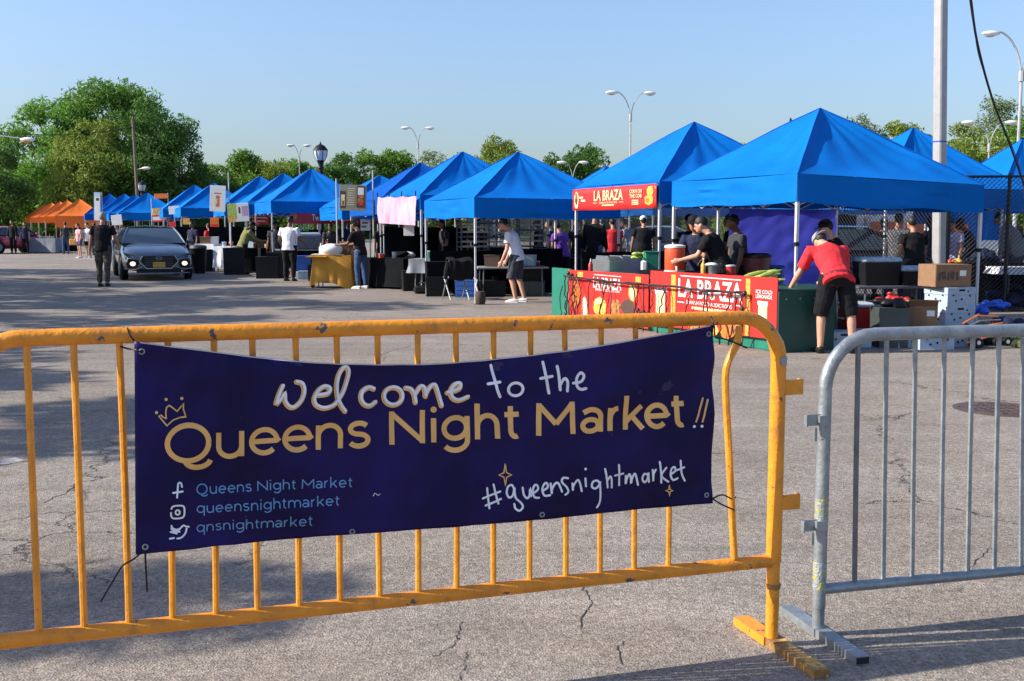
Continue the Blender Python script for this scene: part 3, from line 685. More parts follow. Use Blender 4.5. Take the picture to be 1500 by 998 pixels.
    tagst = [[(120, 208), (127, 265), (134, 324)], [(157, 187), (170, 240), (185, 297)], [(96, 268), (150, 246), (196, 228)], [(112, 309), (160, 290), (200, 270)],
             [(276, 215), (262, 190), (240, 200), (233, 235), (246, 262), (268, 250), (277, 210), (283, 262), (312, 290), (322, 315), (302, 336), (280, 322), (275, 298)],
             [(325, 206), (330, 245), (346, 264), (362, 250), (367, 210), (372, 252)], [(382, 238), (412, 216), (408, 192), (392, 194), (381, 225), (390, 258), (416, 262)],
             [(438, 224), (468, 204), (464, 180), (450, 184), (437, 215), (448, 250), (480, 247)], [(485, 182), (490, 240), (492, 214), (512, 180), (530, 182), (547, 226)],
             [(582, 150), (556, 148), (548, 172), (574, 200), (584, 228), (566, 244)], [(608, 180), (612, 222), (614, 195), (640, 160), (655, 185), (664, 225)],
             [(685, 152), (689, 198)], [(765, 180), (752, 164), (728, 172), (722, 200), (742, 210), (762, 190), (765, 170), (771, 230), (770, 290), (756, 322)],
             [(794, 96), (806, 150), (816, 206)], [(812, 165), (826, 140), (838, 164), (842, 208)], [(875, 74), (882, 140), (887, 196)], [(856, 136), (905, 126)],
             [(922, 140), (926, 190), (929, 160), (942, 130), (953, 152), (957, 188), (960, 160), (973, 127), (985, 150), (997, 195)],
             [(1050, 135), (1030, 130), (1020, 158), (1034, 180), (1050, 160), (1052, 122), (1060, 178)], [(1078, 107), (1086, 175), (1084, 132), (1096, 106)],
             [(1120, 62), (1128, 120), (1136, 185)], [(1160, 96), (1132, 142), (1178, 180)], [(1188, 136), (1216, 116), (1210, 93), (1192, 105), (1189, 142), (1206, 170), (1232, 160)],
             [(1246, 57), (1254, 130), (1276, 175)], [(1228, 111), (1268, 96)]]
    hs = [0, 4, 5, 6, 7, 8, 9, 10, 11, 12, 14, 16, 17, 18, 19, 21, 22, 24, 99]
    for a, b in zip(hs, hs[1:]): ink('handwritten_letter', tagst[a:b], H5, 3.0, 3, dots=[(H5((685, 98)), 1.9)] if a == 11 else ())
    ic = [[(276, 626), (270, 604), (254, 606), (250, 640), (246, 688)], [(222, 660), (280, 652)],
          [(212, 760), (225, 742), (275, 740), (290, 755), (290, 800), (275, 818), (228, 822), (212, 808), (210, 785)], el(250, 783, 13, 15), [(212, 868), (222, 885), (245, 892), (266, 884), (284, 866), (302, 872), (318, 874)],
          [(305, 885), (296, 915), (272, 938), (248, 943)], [(212, 884), (228, 900), (262, 904)], [(208, 905), (245, 914)], [(203, 944), (228, 940)], [(238, 900), (262, 890)]]
    for a, b in ((0, 2), (2, 4), (4, 10)): ink('social_icon', ic[a:b], C2, 2.6, 3)
    ink('pen_mark', [[(546, 726), (549, 722), (553, 725), (556, 723)]], lambda p: p, .9)
    # sparkles
    st = Ink(bsurf)
    for (cx, cy, rx, ry) in ((225, 133, 36, 62), (1185, 232, 20, 30)):
        P_ = []
        for a in range(4):
            t0 = rad(90*a+90); t1 = t0+rad(45)
            P_ += [(cx+rx*math.cos(t0), cy-ry*math.sin(t0)), (cx+rx*.30*math.cos(t1), cy-ry*.30*math.sin(t1))]
        P_.append(P_[0]); st.stroke([H5(p) for p in P_], 1.7)
    build('gold_sparkle', st.mb, M['gold'], t)
    for s_, x0, x1, y0, y1, xh in (('Queens Night Market', 288, 516, 722, 712.5, 10.6), ('queensnightmarket', 288, 497.5, 749, 740, 10.6), ('qnsnightmarket', 288, 458, 778, 769, 10.6)):
        bl = Ink(bsurf)
        tot = sum((.55 if c == ' ' else GL[c][0]+.22) for c in s_)-.22; k = (x1-x0)/tot; x = x0
        for c in s_:
            if c == ' ': x += .55*k; continue
            w_ = GL[c][0]*k; bl.glyph(c, x, x+w_, (lambda X: y0+(y1-y0)*(X-x0)/(x1-x0)), xh, 1.75); x += w_+.22*k
        build('blue_text_line', bl.mb, M['blueink'], t)
    for px, py in ((208, 514), (213, 797), (515, 777.5), (790, 751), (1034, 725), (1036, 489)):
        c = bsurf(px, py, .004); mb = MB()
        ring = [(c.x+.0068*math.cos(q*math.pi/8), c.y, c.z+.0068*math.sin(q*math.pi/8)) for q in range(17)]
        mb.tube(ring, .0024, 6, False); build('grommet', mb, M['galv'], t, True)
        build('grommet_eye', MB().poly([(c.x+.006*math.cos(q*math.pi/6), c.y-.0005, c.z+.006*math.sin(q*math.pi/6)) for q in range(12)]), M['hole'], t)
    # black cable ties
    def tie(pts, label, r=.0028):
        Q = [hit(px, py, YP, YTH)+BN*d for px, py, d in pts]; o0 = Q[0]
        mb = MB().tube([p-o0 for p in smooth_path(Q, 4)], r, 6); o = build('cable_tie', mb, M['black'], None, True); o.location = o0; tag(o, label, 'cable tie', 'black ties holding the banner')
    tie([(208, 514, .05), (199, 500, .045), (190, 488, .032), (186, 480, .0), (184, 488, -.03)], 'black tie over the yellow top rail at the top left banner corner')
    tie([(177, 507, .012), (188, 510, .02), (200, 510, .052), (208, 514, .055)], 'black tie pulling the top left banner corner to the third bar')
    tie([(213, 797, .055), (196, 812, .05), (180, 824, .035), (166, 845, .045), (149, 872, .06)], 'long loose black tie tail hanging at the bottom left banner corner')
    tie([(213, 800, .05), (214, 825, .05), (216, 858, .055)], 'short black tie tail hanging straight down at the bottom left corner')
    tie([(1036, 489, .05), (1037, 478, .045), (1036, 468, .034), (1039, 459, .0), (1040, 466, -.03)], 'black tie round the yellow top rail at the top right banner corner')
    tie([(1036, 492, .055), (1060, 497, .03), (1090, 509, .02)], 'straight black tie from the top right banner corner to the bent bar')
    tie([(1034, 725, .05), (1052, 722, .03), (1070, 730, .012), (1078, 728, .0)], 'upper black tie at the bottom right banner corner')
    tie([(1034, 726, .05), (1045, 733, .045), (1060, 740, .05), (1064, 742, .055)], 'lower loose black tie tail at the bottom right banner corner')
banner()
bpy.data.objects.remove(BT)
# ================================================================== tents
ROW = rad(22.2)
def tent(C, zt, zp, rz, label, m='blue', seed=0, detail=2, vh=.35, corners=None, legs=True, group='pop-up canopy tents', side=1.525, walls=()):
    """corners: eave height offsets at local (-,-) (+,-) (+,+) (-,+)"""
    t = thing('canopy_tent', label, 'tent', (C[0], C[1], 0), rz, group)
    h = side; cz = corners or (0, 0, 0, 0); rg = random.Random(seed); fab = M[m]
    cs = [(-h, -h), (h, -h), (h, h), (-h, h)]
    pk = Vector((rg.uniform(-.03, .03), rg.uniform(-.03, .03), zp))
    ph = rg.uniform(0, 9)
    nu, nv = (36, 16) if detail == 2 else ((18, 9) if detail == 1 else (8, 5))
    mb = MB()
    for k in range(4):
        a = cs[k]; b = cs[(k+1) % 4]; za = zt+cz[k]; zb = zt+cz[(k+1) % 4]
        def fn(u, v, a=a, b=b, za=za, zb=zb, k=k):
            e = .5-.5*math.cos(math.pi*u) if detail else u
            x = a[0]+(b[0]-a[0])*e; y = a[1]+(b[1]-a[1])*e; z = za+(zb-za)*e
            tt = v**.95
            px = x+(pk.x-x)*tt; py = y+(pk.y-y)*tt
            zz = z+(zp-z)*(tt**1.12)
            dh = min(e, 1-e)*2*h*(1-tt)                     # distance from the hip
            sag = .055*math.sin(math.pi*min(1, e*1))*math.sin(math.pi*tt)*1.0
            zz -= sag
            if detail:
                zz += .045*math.exp(-(dh/.055)**2)*min(1, (1-tt)*4)*min(1, tt*5)
                n = noise.noise(Vector((px*1.4+ph, py*1.4, k*3.1)))*.034 + noise.noise(Vector((px*4+ph, py*4, k*3.1+tt*2)))*.014 + abs(noise.noise(Vector((e*9+ph, tt*2.2, k*5.1))))*.018
                zz += n*math.sin(math.pi*min(1, tt*1.05))*(1 if dh > .02 else .2)
                rr = math.sin((e*9+ph)*3.1)*.010*tt*(1-tt)*4; zz += rr
            if tt > .97: zz = min(zz, zp)
            return Vector((px, py, zz))
        mb.grid(nu, nv, fn)
    build('canopy', mb, fab, t, True)
    for k in range(4):
        a = cs[k]; b = cs[(k+1) % 4]; za = zt+cz[k]; zb = zt+cz[(k+1) % 4]
        nx = Vector(((b[1]-a[1]), -(b[0]-a[0]), 0)).normalized()
        def fv(u, v, a=a, b=b, za=za, zb=zb, nx=nx, k=k):
            z = za+(zb-za)*u; x = a[0]+(b[0]-a[0])*u; y = a[1]+(b[1]-a[1])*u
            w_ = math.sin(u*19+ph+k*2)*.010*v+noise.noise(Vector((u*5+ph, v*6, k*2.2)))*.022*math.sin(math.pi*u)+noise.noise(Vector((u*2.2+ph, v*11, k*4.2)))*.020*math.sin(math.pi*u)
            dz = -.022*math.sin(math.pi*u)+.012*math.sin(u*11+ph+k)*v+.022*noise.noise(Vector((u*4+ph, k*3, 7.0)))*v
            if detail == 0: w_ = 0; dz = 0
            return Vector((x, y, z-vh*v+dz*(1 if v > .5 else .6)))+nx*(.006+w_)
        build('valance', MB().grid(26 if detail else 4, 8 if detail else 1, fv), fab, t, True)
    if detail:
        sm = MB()
        for k in range(4):   # seam tape along the hips, corner to peak
            a = cs[k]; pts = []
            for i in range(11):
                tt = i/10; pts.append((a[0]+(pk.x-a[0])*tt, a[1]+(pk.y-a[1])*tt, zt+cz[k]+(zp-zt-cz[k])*(tt**1.12)+.050*min(1, (1-tt)*4)*min(1, tt*5)))
            build('hip_seam', MB().tube(pts, .009, 5), M['blue2'] if m.startswith('blue') else fab, t, True)
    if legs:
        for k, (x, y) in enumerate(cs):
            x *= .985; y *= .985; zl = zt+cz[k]-.05
            sx = -.0 if x < 0 else .0
            mb = MB().box((x, y, zl-.42), (.040, .040, .84)); lg = build('leg', mb, M['alu'], t)
            mb = MB().box((x, y, (zl-.80)/2+.01), (.029, .029, zl-.80)); build('lower_leg', mb, M['alu'], lg)
            mb = MB().box((x, y, zl-.83), (.052, .052, .05)); build('slider', mb, M['black'], lg)
            build('foot_plate', MB().box((x, y, .008), (.085, .085, .012)), M['galvdark'], lg)
    if detail:
        # scissor truss under the eaves and to the peak
        for k in range(4):
            a = cs[k]; b = cs[(k+1) % 4]; za = zt-.10; n = 4 if detail == 2 else 2
            mb = MB()
            for i in range(n):
                u0 = i/n; u1 = (i+1)/n
                P0 = Vector((a[0]+(b[0]-a[0])*u0, a[1]+(b[1]-a[1])*u0, za))*1; P1 = Vector((a[0]+(b[0]-a[0])*u1, a[1]+(b[1]-a[1])*u1, za))
                for q in (0, 1):
                    A_ = P0.copy(); B_ = P1.copy(); A_.x *= .975; A_.y *= .975; B_.x *= .975; B_.y *= .975
                    (A_ if q else B_).z -= .30; A_.z += .004*q
                    mb.tube([A_, B_], .011, 4)
            build('truss', mb, M['alu'], t)
        mb = MB(); mb.tube([(0, 0, zp-.75), (0, 0, zp-.06)], .02, 6)
        for k in range(4):
            a = cs[k]; m_ = ((a[0]+cs[(k+1) % 4][0])/2, (a[1]+cs[(k+1) % 4][1])/2)
            mb.tube([(m_[0]*.97, m_[1]*.97, zt-.28), (m_[0]*.5, m_[1]*.5, zt+.02), (0, 0, zt+.22)], .011, 4)
        build('peak_truss', mb, M['alu'], t)
    return t
TENTS = {}
def tents():
    TENTS['A'] = tent((4.40, 15.75), 2.11, 3.12, ROW, 'nearest blue canopy tent at the right, over the man in the red shirt', seed=1, vh=.36, corners=(0, -.10, 0, .01))
    TENTS['B'] = tent((3.12, 19.05), 2.15, 3.24, ROW, 'second nearest blue canopy tent with the red sign along its left eave', seed=2, vh=.34)
    TENTS['C'] = tent((.14, 22.4), 1.985, 2.95, ROW, 'blue canopy tent with a weight bag on its front pole, over the man in white', seed=3, vh=.36, corners=(0, -.02, .04, .0))
    TENTS['D'] = tent((-1.14, 25.75), 2.13, 3.18, ROW, 'blue canopy tent with the pink banner on its left eave', seed=4, vh=.30)
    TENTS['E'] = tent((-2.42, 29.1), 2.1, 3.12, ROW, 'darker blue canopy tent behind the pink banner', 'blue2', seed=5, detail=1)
    TENTS['F'] = tent((-6.35, 34.8), 2.20, 3.26, ROW, 'blue canopy tent with the dark red cake banner, right of the guard', seed=6, vh=.34)
    tent((-3.9, 32.6), 2.0, 2.95, ROW, 'blue canopy tent low behind the hanging menu board', seed=7, detail=1)
    tent((-6.25, 42.5), 2.0, 3.1, ROW, 'small blue tent tip of the second row beside the menu board', seed=8, detail=1)
    tent((-7.9, 38.1), 2.18, 3.28, ROW, 'second blue tent of the middle left row, just behind the peak above the guard', seed=9, detail=1)
    tent((-9.45, 41.3), 2.2, 3.33, ROW, 'third blue tent of the middle left row', seed=10, detail=1)
    tent((-12.6, 46.6), 2.2, 3.28, ROW, 'blue tent behind the tall white hanging sign', seed=11, detail=1)
    tent((-14.4, 50.0), 2.2, 3.33, ROW, 'blue tent directly right of the yellow and red poster', seed=12, detail=1)
    tent((-19.2, 58.0), 2.15, 3.22, ROW, 'blue tent left of the yellow and red poster, behind the car roof', seed=13, detail=1)
    tent((-21.0, 61.5), 2.15, 3.22, ROW, 'second blue tent counted left from the yellow and red poster', seed=14, detail=1)
    tent((-22.9, 65.0), 2.2, 3.38, ROW, 'third blue tent counted left from the yellow and red poster', seed=15, detail=1)
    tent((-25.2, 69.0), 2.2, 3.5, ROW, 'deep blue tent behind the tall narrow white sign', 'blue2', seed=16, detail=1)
    for k, (x, y, nm) in enumerate(((-29.1, 74, 'nearest orange canopy tent, at the right end of the orange row'), (-31.5, 78, 'second orange canopy tent of the orange row'),
                                    (-33.7, 82, 'middle orange canopy tent of the orange row'), (-36, 86, 'fourth orange canopy tent of the orange row'), (-38.2, 90, 'farthest orange canopy tent, at the left end of the row'))):
        tent((x, y), 2.15, 3.3, ROW, nm, 'orange', seed=20+k, detail=1, vh=.75 if k == 0 else .4)
    # other side of the chain-link fence
    tent((7.95, 22.0), 2.15, 3.40, rad(14), 'blue canopy tent behind the fence left of the thick steel pole', seed=30, vh=.36)
    tent((11.95, 25.9), 2.20, 3.48, rad(10), 'blue canopy tent behind the fence cut by the right edge', seed=31, vh=.42)
    tent((4.5, 30.6), 2.1, 3.1, ROW, 'blue canopy tent behind the fence, seen under the red eave sign', seed=32, detail=1)
    tent((2.95, 34.5), 2.15, 3.33, ROW, 'small blue tent tip left of the second nearest tent, far behind', seed=33, detail=1)
    tent((8.7, 30.5), 2.15, 3.2, rad(12), 'blue canopy tent far behind the fence in the middle of the right side', seed=34, detail=1)
tents()

# ------------------------------------------------------------------ chain-link fence
FC = Vector((7.42, 18.7, 0))                      # corner post by the thick pole
def fence_run(label, A_, B_, h, pitch, posts, bottom=.05):
    d = B_-A_; L = d.length; th = math.atan2(d.y, d.x); t = thing('chain_link_fence', label, 'fence', A_, th, 'chain-link fences')
    mb = MB(); r = .0062; hh = h-bottom
    def wire(x0, x1, z0, z1, off):
        # clip to 0..L
        sl = (z1-z0)/(x1-x0)
        if x0 < 0: z0 -= sl*x0; x0 = 0
        if x1 > L: z1 -= sl*(x1-L); x1 = L
        if x1-x0 < .02: return
        y = off; o = len(mb.v)
        for (x, z) in ((x0, z0), (x1, z1)): mb.v += [(x, y-r, z), (x-r*.9, y+r*.6, z+r*.6), (x+r*.9, y+r*.6, z-r*.6)]
        mb.f += [(o, o+1, o+4, o+3), (o+1, o+2, o+5, o+4), (o+2, o, o+3, o+5)]
    x = -hh
    while x < L:
        wire(x, x+hh, bottom, h, .004); wire(x, x+hh, h, bottom, -.004); x += pitch
    o = build('wire_mesh', mb, M['chain'], t); o['kind'] = 'stuff'
    build('top_rail', MB().tube([(0, 0, h), (L, 0, h)], .022, 8), M['chain'], t, True)
    for i in range(posts+1):
        x = L*i/posts; pst = build('post', MB().tube([(x, .03, 0), (x, .03, h+.02)], .032, 9), M['chain'], t, True)
        build('post_cap', MB().ell((x, .03, h+.03), (.038, .038, .03), 8, 5), M['chain'], pst, True)
    return t
def fences():
    fence_run('black chain-link fence with a top rail right of the thick steel pole', FC+Vector((.02, -.02, 0)), FC+Vector((3.9, -.30, 0)), 2.29, .078, 4)
    fence_run('long black chain-link fence running behind the near tents', FC, FC+Vector((-.378, .926, 0))*24, 2.26, .085, 8)
fences()

# ------------------------------------------------------------------ poles and lamps
def poles():
    b = Vector((7.22, 18.45, 0)); t = thing('light_pole', 'thick square steel pole with a blue tape band behind the nearest tent', 'pole', b, rad(30))
    sf = MB().rbox((0, 0, 4.5), (.17, .17, 9.0), .02); sf.v = [(v[0]-.032*v[2]*math.cos(rad(30)), v[1]+.032*v[2]*math.sin(rad(30)), v[2]) for v in sf.v]; build('shaft', sf, M['polewhite'], t)
    zb = HC+(332-210)/F*18.45*1.0
    build('tape_band', MB().rbox((-.032*zb*math.cos(rad(30)), .032*zb*math.sin(rad(30)), zb), (.176, .176, .06), .02), M['bluetape'], t)
    build('base_plate', MB().rbox((0, 0, .02), (.38, .38, .04), .02), M['galvdark'], t)
    def dbl(px, Y, top, span, label, rot=0, hj=1.6, r=.075, head=1.0):
        x = (px-750)/F*Y; t = thing('street_lamp', label, 'lamp', (x, Y, 0), rot, 'double-armed street lamps'); zj = top-hj
        build('pole', MB().tube([(0, 0, 0), (0, 0, zj)], [r, r*.62], 8), M['polegrey'], t, True)
        build('joint', MB().tube([(0, 0, zj-.2), (0, 0, zj+.25)], r*1.25, 8), M['polegrey'], t, True)
        for s in (-1, 1):
            pts = [(0, 0, zj), (s*.06*span, 0, zj+hj*.45), (s*.18*span, 0, zj+hj*.8), (s*.34*span, 0, zj+hj), (s*.44*span, 0, zj+hj*1.0)]
            arm = build('arm', MB().tube(smooth_path(pts, 4), r*.42, 6), M['polegrey'], t, True)
            build('lamp_head', MB().ell((s*.52*span, 0, zj+hj*.98), (.42*head, .16*head, .12*head), 10, 6), M['white'], arm, True)
            build('lamp_lens', MB().ell((s*.54*span, 0, zj+hj*.98-.07*head), (.26*head, .12*head, .10*head), 10, 6), M['lampglass'], arm, True)
    dbl(921, 70, HC+(332-140)/F*70, 2.35, 'tall double-armed street lamp above the second nearest tent', .15)
    dbl(614, 96, HC+(332-190)/F*96, 2.0, 'double-armed street lamp above the tents left of the middle', .12)
    dbl(442, 114, HC+(332-215)/F*114, 1.6, 'small far double-armed street lamp left of the black lamp post', .2)
    dbl(838, 92, HC+(332-239)/F*92, 1.75, 'low double-armed street lamp in front of the dark rounded trees', 0, 1.5)
    dbl(1440, 62, HC+(332-182)/F*62, 2.3, 'white double-armed street lamp in front of the trees right of the thick pole', 0, 1.45, .07)
    dbl(1482, 49, HC+(332-56)/F*49, 2.75, 'tallest double-armed street lamp, partly cut by the right edge', 0, 1.9, .10)
    # black ornamental lamp post
    Y = 44; x = (473-750)/F*Y; z = lambda py: HC+(332-py)/F*Y
    t = thing('lamp_post', 'black ornamental lamp post with a glass lantern, tallest near the tents', 'lamp', (x, Y, 0), 0, 'black ornamental lamp posts')
    zt_ = z(212); zn = z(237)
    build('post', MB().lathe((0, 0, 0), [(.22, 0), (.22, .5), (.12, .7), (.09, 1.5), (.085, zn-.35), (.13, zn-.3), (.09, zn-.2), (.14, zn-.05), (.17, zn)], 12), M['black'], t, True)
    ln = build('lantern', MB().lathe((0, 0, 0), [(.16, zn), (.24, zn+.18), (.27, zn+.38), (.255, zn+.42)], 12), M['lampglass'], t, True)
    for k in range(6):
        a = k*math.pi/3; build('lantern_rib', MB().tube([(.165*math.cos(a), .165*math.sin(a), zn), (.25*math.cos(a), .25*math.sin(a), zn+.18), (.28*math.cos(a), .28*math.sin(a), zn+.40)], .012, 4), M['black'], ln)
    build('lantern_cap', MB().lathe((0, 0, 0), [(.30, zn+.40), (.27, zn+.46), (.17, zn+.58), (.05, zn+.64), (.03, zn+.70), (.005, zn+.76)], 12), M['black'], t, True)
    t2 = copy_tree(t, ((213-750)/F*72, 72, 0), 0, 'small distant black lamp post in front of the dark tree by the wooden pole'); t2.scale = (.95, .95, .93)
    Y = 76; x = (205-750)/F*Y
    t = thing('utility_pole', 'weathered wooden utility pole in front of the big tree clump', 'pole', (x, Y, 0))
    build('pole', MB().tube([(0, 0, 0), (.02, 0, 4), (-.1, 0, HC+(332-178)/F*Y)], [.14, .12, .09], 8), M['wood'], t, True)
    mb = MB().tube([(.05, 0, HC+(332-250)/F*Y), (.5, -.1, HC+(332-248)/F*Y)], .03, 5); mb.ell((.75, -.1, HC+(332-248)/F*Y), (.3, .14, .1)); build('flood_light', mb, M['white'], t, True)
    Y = 60; x0 = (-70-750)/F*Y; x1 = (50-750)/F*Y; zz = HC+(332-207)/F*Y
    t = thing('cobra_lamp', 'orange-glass cobra-head lamp reaching in front of the big tree at the left', 'lamp', (x0, Y, 0))
    build('pole', MB().tube([(0, 0, 0), (0, 0, zz+.2)], [.12, .08], 8), M['polegrey'], t, True)
    build('arm', MB().tube([(0, 0, zz+.1), (2.4, 0, zz+.28), (x1-x0-.3, 0, zz+.05)], .035, 6), M['polegrey'], t, True)
    build('lamp_head', MB().ell((x1-x0, 0, zz), (.42, .18, .12)), M['white'], t, True)
    build('lamp_lens', MB().ell((x1-x0-.05, 0, zz-.08), (.28, .14, .1)), mat('amber_lens', (.75, .28, .06), .3), t, True)
    Yw = 66; o0 = Vector(((-60-750)/F*Yw, Yw, HC+(332-188)/F*Yw))
    e = Vector(((205-750)/F*76, 76, HC+(332-190)/F*76))-o0
    o = build('overhead_wire', MB().tube([e*(i/10)+Vector((0, 0, -.5*math.sin(math.pi*i/10))) for i in range(11)], .022, 4), M['cable'], None); o.location = o0
    tag(o, 'thin overhead wire across the sky at the left edge', 'wire')
    # black cable coming down at the right
    Q = [dp(px, py, Y_) for px, py, Y_ in ((1405, -120, 14.2), (1421, -10, 15), (1431, 60, 15.4), (1452, 140, 16), (1480, 214, 17), (1497, 262, 17.7), (1510, 300, 18.2), (1518, 330, 18.4))]
    o = build('hanging_cable', MB().tube([p-Q[0] for p in smooth_path(Q, 5)], .0165, 6), M['cable'], None, True); o.location = Q[0]; tag(o, 'thick black cable hanging diagonally across the sky at the right', 'cable')
    Q = [dp(px, py, Y_) for px, py, Y_ in ((1408, -120, 14.6), (1419, -10, 15.5), (1428, 50, 16), (1436, 90, 16.5), (1460, 160, 17.5), (1492, 240, 18.4), (1500, 290, 18.5))]
    o = build('hanging_cable', MB().tube([p-Q[0] for p in smooth_path(Q, 5)], .006, 5), M['cable'], None, True); o.location = Q[0]; tag(o, 'thin cable beside the thick one at the right', 'cable')
poles()
# ================================================================== people
def mod_fuse(o, vox, sm=2):
    r = o.modifiers.new('fuse', 'REMESH'); r.mode = 'VOXEL'; r.voxel_size = vox; r.use_smooth_shade = True
    s = o.modifiers.new('soft', 'SMOOTH'); s.factor = .5; s.iterations = sm
def person(label, pos, face, h=1.75, lean=0, armL=((.15, .1, -1), (.1, .35, -1)), armR=((.15, .1, -1), (.1, .35, -1)), legL=((.06, .05, -1), (.0, -.08, -1)), legR=((.06, -.05, -1), (.0, -.1, -1)),
           skin='tan', shirt='black', pants='black', sleeve=.55, plen=1.0, shoe='shoeblk', hair='hair', long=0, cap=None, vox=.02, turn=0, head=0, build_=1.0, seat=None, group=None, hood=False, beltz=None, name='person', capback=False):
    t = thing(name, label, 'person', (pos[0], pos[1], pos[2] if len(pos) > 2 else 0), rad(face), group); k = h/1.75
    V = Vector
    lean = rad(lean); T = V((0, math.sin(lean), math.cos(lean))); X = V((1, 0, 0)); Fw = V((0, math.cos(lean), -math.sin(lean)))
    def chain(o, d1, l1, d2, l2, s):
        d1 = V((d1[0]*s, d1[1], d1[2])).normalized(); d2 = V((d2[0]*s, d2[1], d2[2])).normalized(); e = o+d1*l1; return e, e+d2*l2, d2
    drop = []
    for s, g in ((-1, legL), (1, legR)):
        e, a, _ = chain(V((s*.095, 0, 0)), g[0], .43, g[1], .42, s); drop.append(a.z)
    pz = seat if seat else -min(drop)+.085
    pel = V((0, 0, pz)); B = build_
    def tor(u, f=0, x=0): return pel+T*u+Fw*f+X*x
    hd = tor(.50)+ (T+Fw*.25).normalized()*.17+Fw*(.02+head*.05)
    hx = Matrix.Rotation(rad(turn), 3, 'Z')
    legs = [chain(pel+V((s*.095, 0, -.02)), g[0], .43, g[1], .40, s)+(s,) for s, g in ((-1, legL), (1, legR))]
    arms = []
    for s, g in ((-1, armL), (1, armR)):
        sh = tor(.43, 0, s*.185*B); arms.append((sh,)+chain(sh, g[0], .29, g[1], .25, s)+(s,))
    n = 12; mb = MB()
    mb.loft([(tor(-.10), .13*B, .10), (tor(0), .155*B, .115*B), (tor(.13), .135*B, .10*B), (tor(.28), .155*B, .11*B), (tor(.40), .165*B, .10), (tor(.47), .11, .075), (tor(.50), .05, .05)], X, n)
    mb.tube([tor(.44), tor(.53), hd-T*.06], [.058, .052, .052], n)
    mb.ell(hd, (.074, .092, .112), 14, 10); mb.ell(hd+Fw*.05-T*.055, (.05, .045, .05), 10, 7)           # skull, jaw
    hf = hx @ Fw; hr = hx @ X
    mb.ell(hd+hf*.097-T*.015, (.012, .018, .022), 8, 6)                                                    # nose
    for s in (-1, 1): mb.ell(hd+hr*s*.076-T*.01, (.012, .020, .030), 8, 6)                                # ears
    mb.ell(hd+hf*.088-T*.062, (.024, .010, .008), 8, 5)                                                    # lips
    for s, g in ((-1, legs[0]), (1, legs[1])):
        e, a, d2, _ = g; hp = pel+V((s*.09, 0, -.02))
        mb.tube([hp+V((0, 0, .05)), (hp+e)/2, e], [.088*B, .075*B, .056], n); mb.tube([e, e+(a-e)*.3+V((0, -.012, 0)), a], [.056, .055, .036], n)
        mb.tube([a+V((0, -.03, -.01)), a+V((0, .03, -.035)), a+V((0, .14, -.058))], [.036, .038, .026], n)
    for (sh, e, w_, d2, s) in arms:
        mb.ell(sh, (.056, .056, .056), 10, 8); mb.tube([tor(.40, 0, s*.10), sh, (sh+e)/2, e], [.07, .052, .046, .038], n); mb.tube([e, e+(w_-e)*.3, w_], [.040, .041, .026], n)
        a_, b_ = basis(d2); inn = V((-s, .1, 0)); inn = (inn-d2*inn.dot(d2)).normalized(); wd = d2.cross(inn).normalized()
        c = w_+d2*.045; mb.loft([(w_-d2*.01, .026, .018), (w_+d2*.03, .038, .016), (w_+d2*.085, .042, .014), (w_+d2*.10, .036, .012)], wd, 10)
        fr = max(.0085, vox*.55)
        for q, (o_, l_) in enumerate(((-.030, .066), (-.010, .076), (.011, .070), (.030, .054))):           # four fingers, softly curled
            p0 = w_+d2*.085+wd*o_; p1 = p0+d2*l_*.55+inn*.010; p2 = p1+(d2*.6+inn*.8).normalized()*l_*.5; mb.tube([p0-d2*.02, p0, p1, p2], [fr, fr, fr*.92, fr*.75], 7)
        p0 = w_+d2*.03+wd*(.034 if (wd.y > 0) else -.034); sd = wd if wd.y > 0 else -wd
        mb.tube([p0-sd*.02, p0+sd*.012+d2*.022, p0+sd*.018+d2*.055+inn*.014], [fr*1.25, fr*1.15, fr*.85], 7)   # thumb from the side of the palm
    bo = build('body', mb, SK[skin], t, True); mod_fuse(bo, vox, 2)
    for s in (-1, 1): build('eye', MB().ell(hd+hf*.083+hr*s*.030+T*.012, (.014, .008, .008), 8, 5), M['eye'], t)
    # shirt
    mb = MB(); o = .020
    hem = -.12 if plen else -.05
    mb.loft([(tor(hem), (.165+o)*B, (.12+o)*B), (tor(0), (.158+o)*B, (.118+o)*B), (tor(.13), (.142+o)*B, (.106+o)*B), (tor(.28), (.158+o)*B, (.112+o)*B), (tor(.40), (.168+o)*B, .105+o), (tor(.465), .12+o, .075+o), (tor(.495), .062+o, .056+o)], X, 16)
    for (sh, e, w_, d2, s) in arms:
        mb.ell(sh-X*s*.012-T*.012, (.052+o, .052+o, .046+o), 10, 8)
        if sleeve <= 1: q = sh+(e-sh)*sleeve; mb.tube([tor(.38, 0, s*.11), sh, q], [.085, .058+o, .054+o], n)
        else: mb.tube([tor(.38, 0, s*.11), sh, (sh+e)/2, e], [.085, .058+o, .052+o, .046+o*.6], n); mb.tube([e, e+(w_-e)*min(.94, sleeve-1)], [.046+o*.7, .032+o*.5], n)
    if hood: mb.ell(tor(.50, -.06), (.12, .08, .06), 12, 8)
    so_ = build('shirt', mb, K[shirt], t, True); mod_fuse(so_, vox, 2)
    tx = bpy.data.textures.get('folds') or bpy.data.textures.new('folds', 'CLOUDS'); tx.noise_scale = .11
    dm = so_.modifiers.new('folds', 'DISPLACE'); dm.texture = tx; dm.strength = .022; dm.mid_level = .5
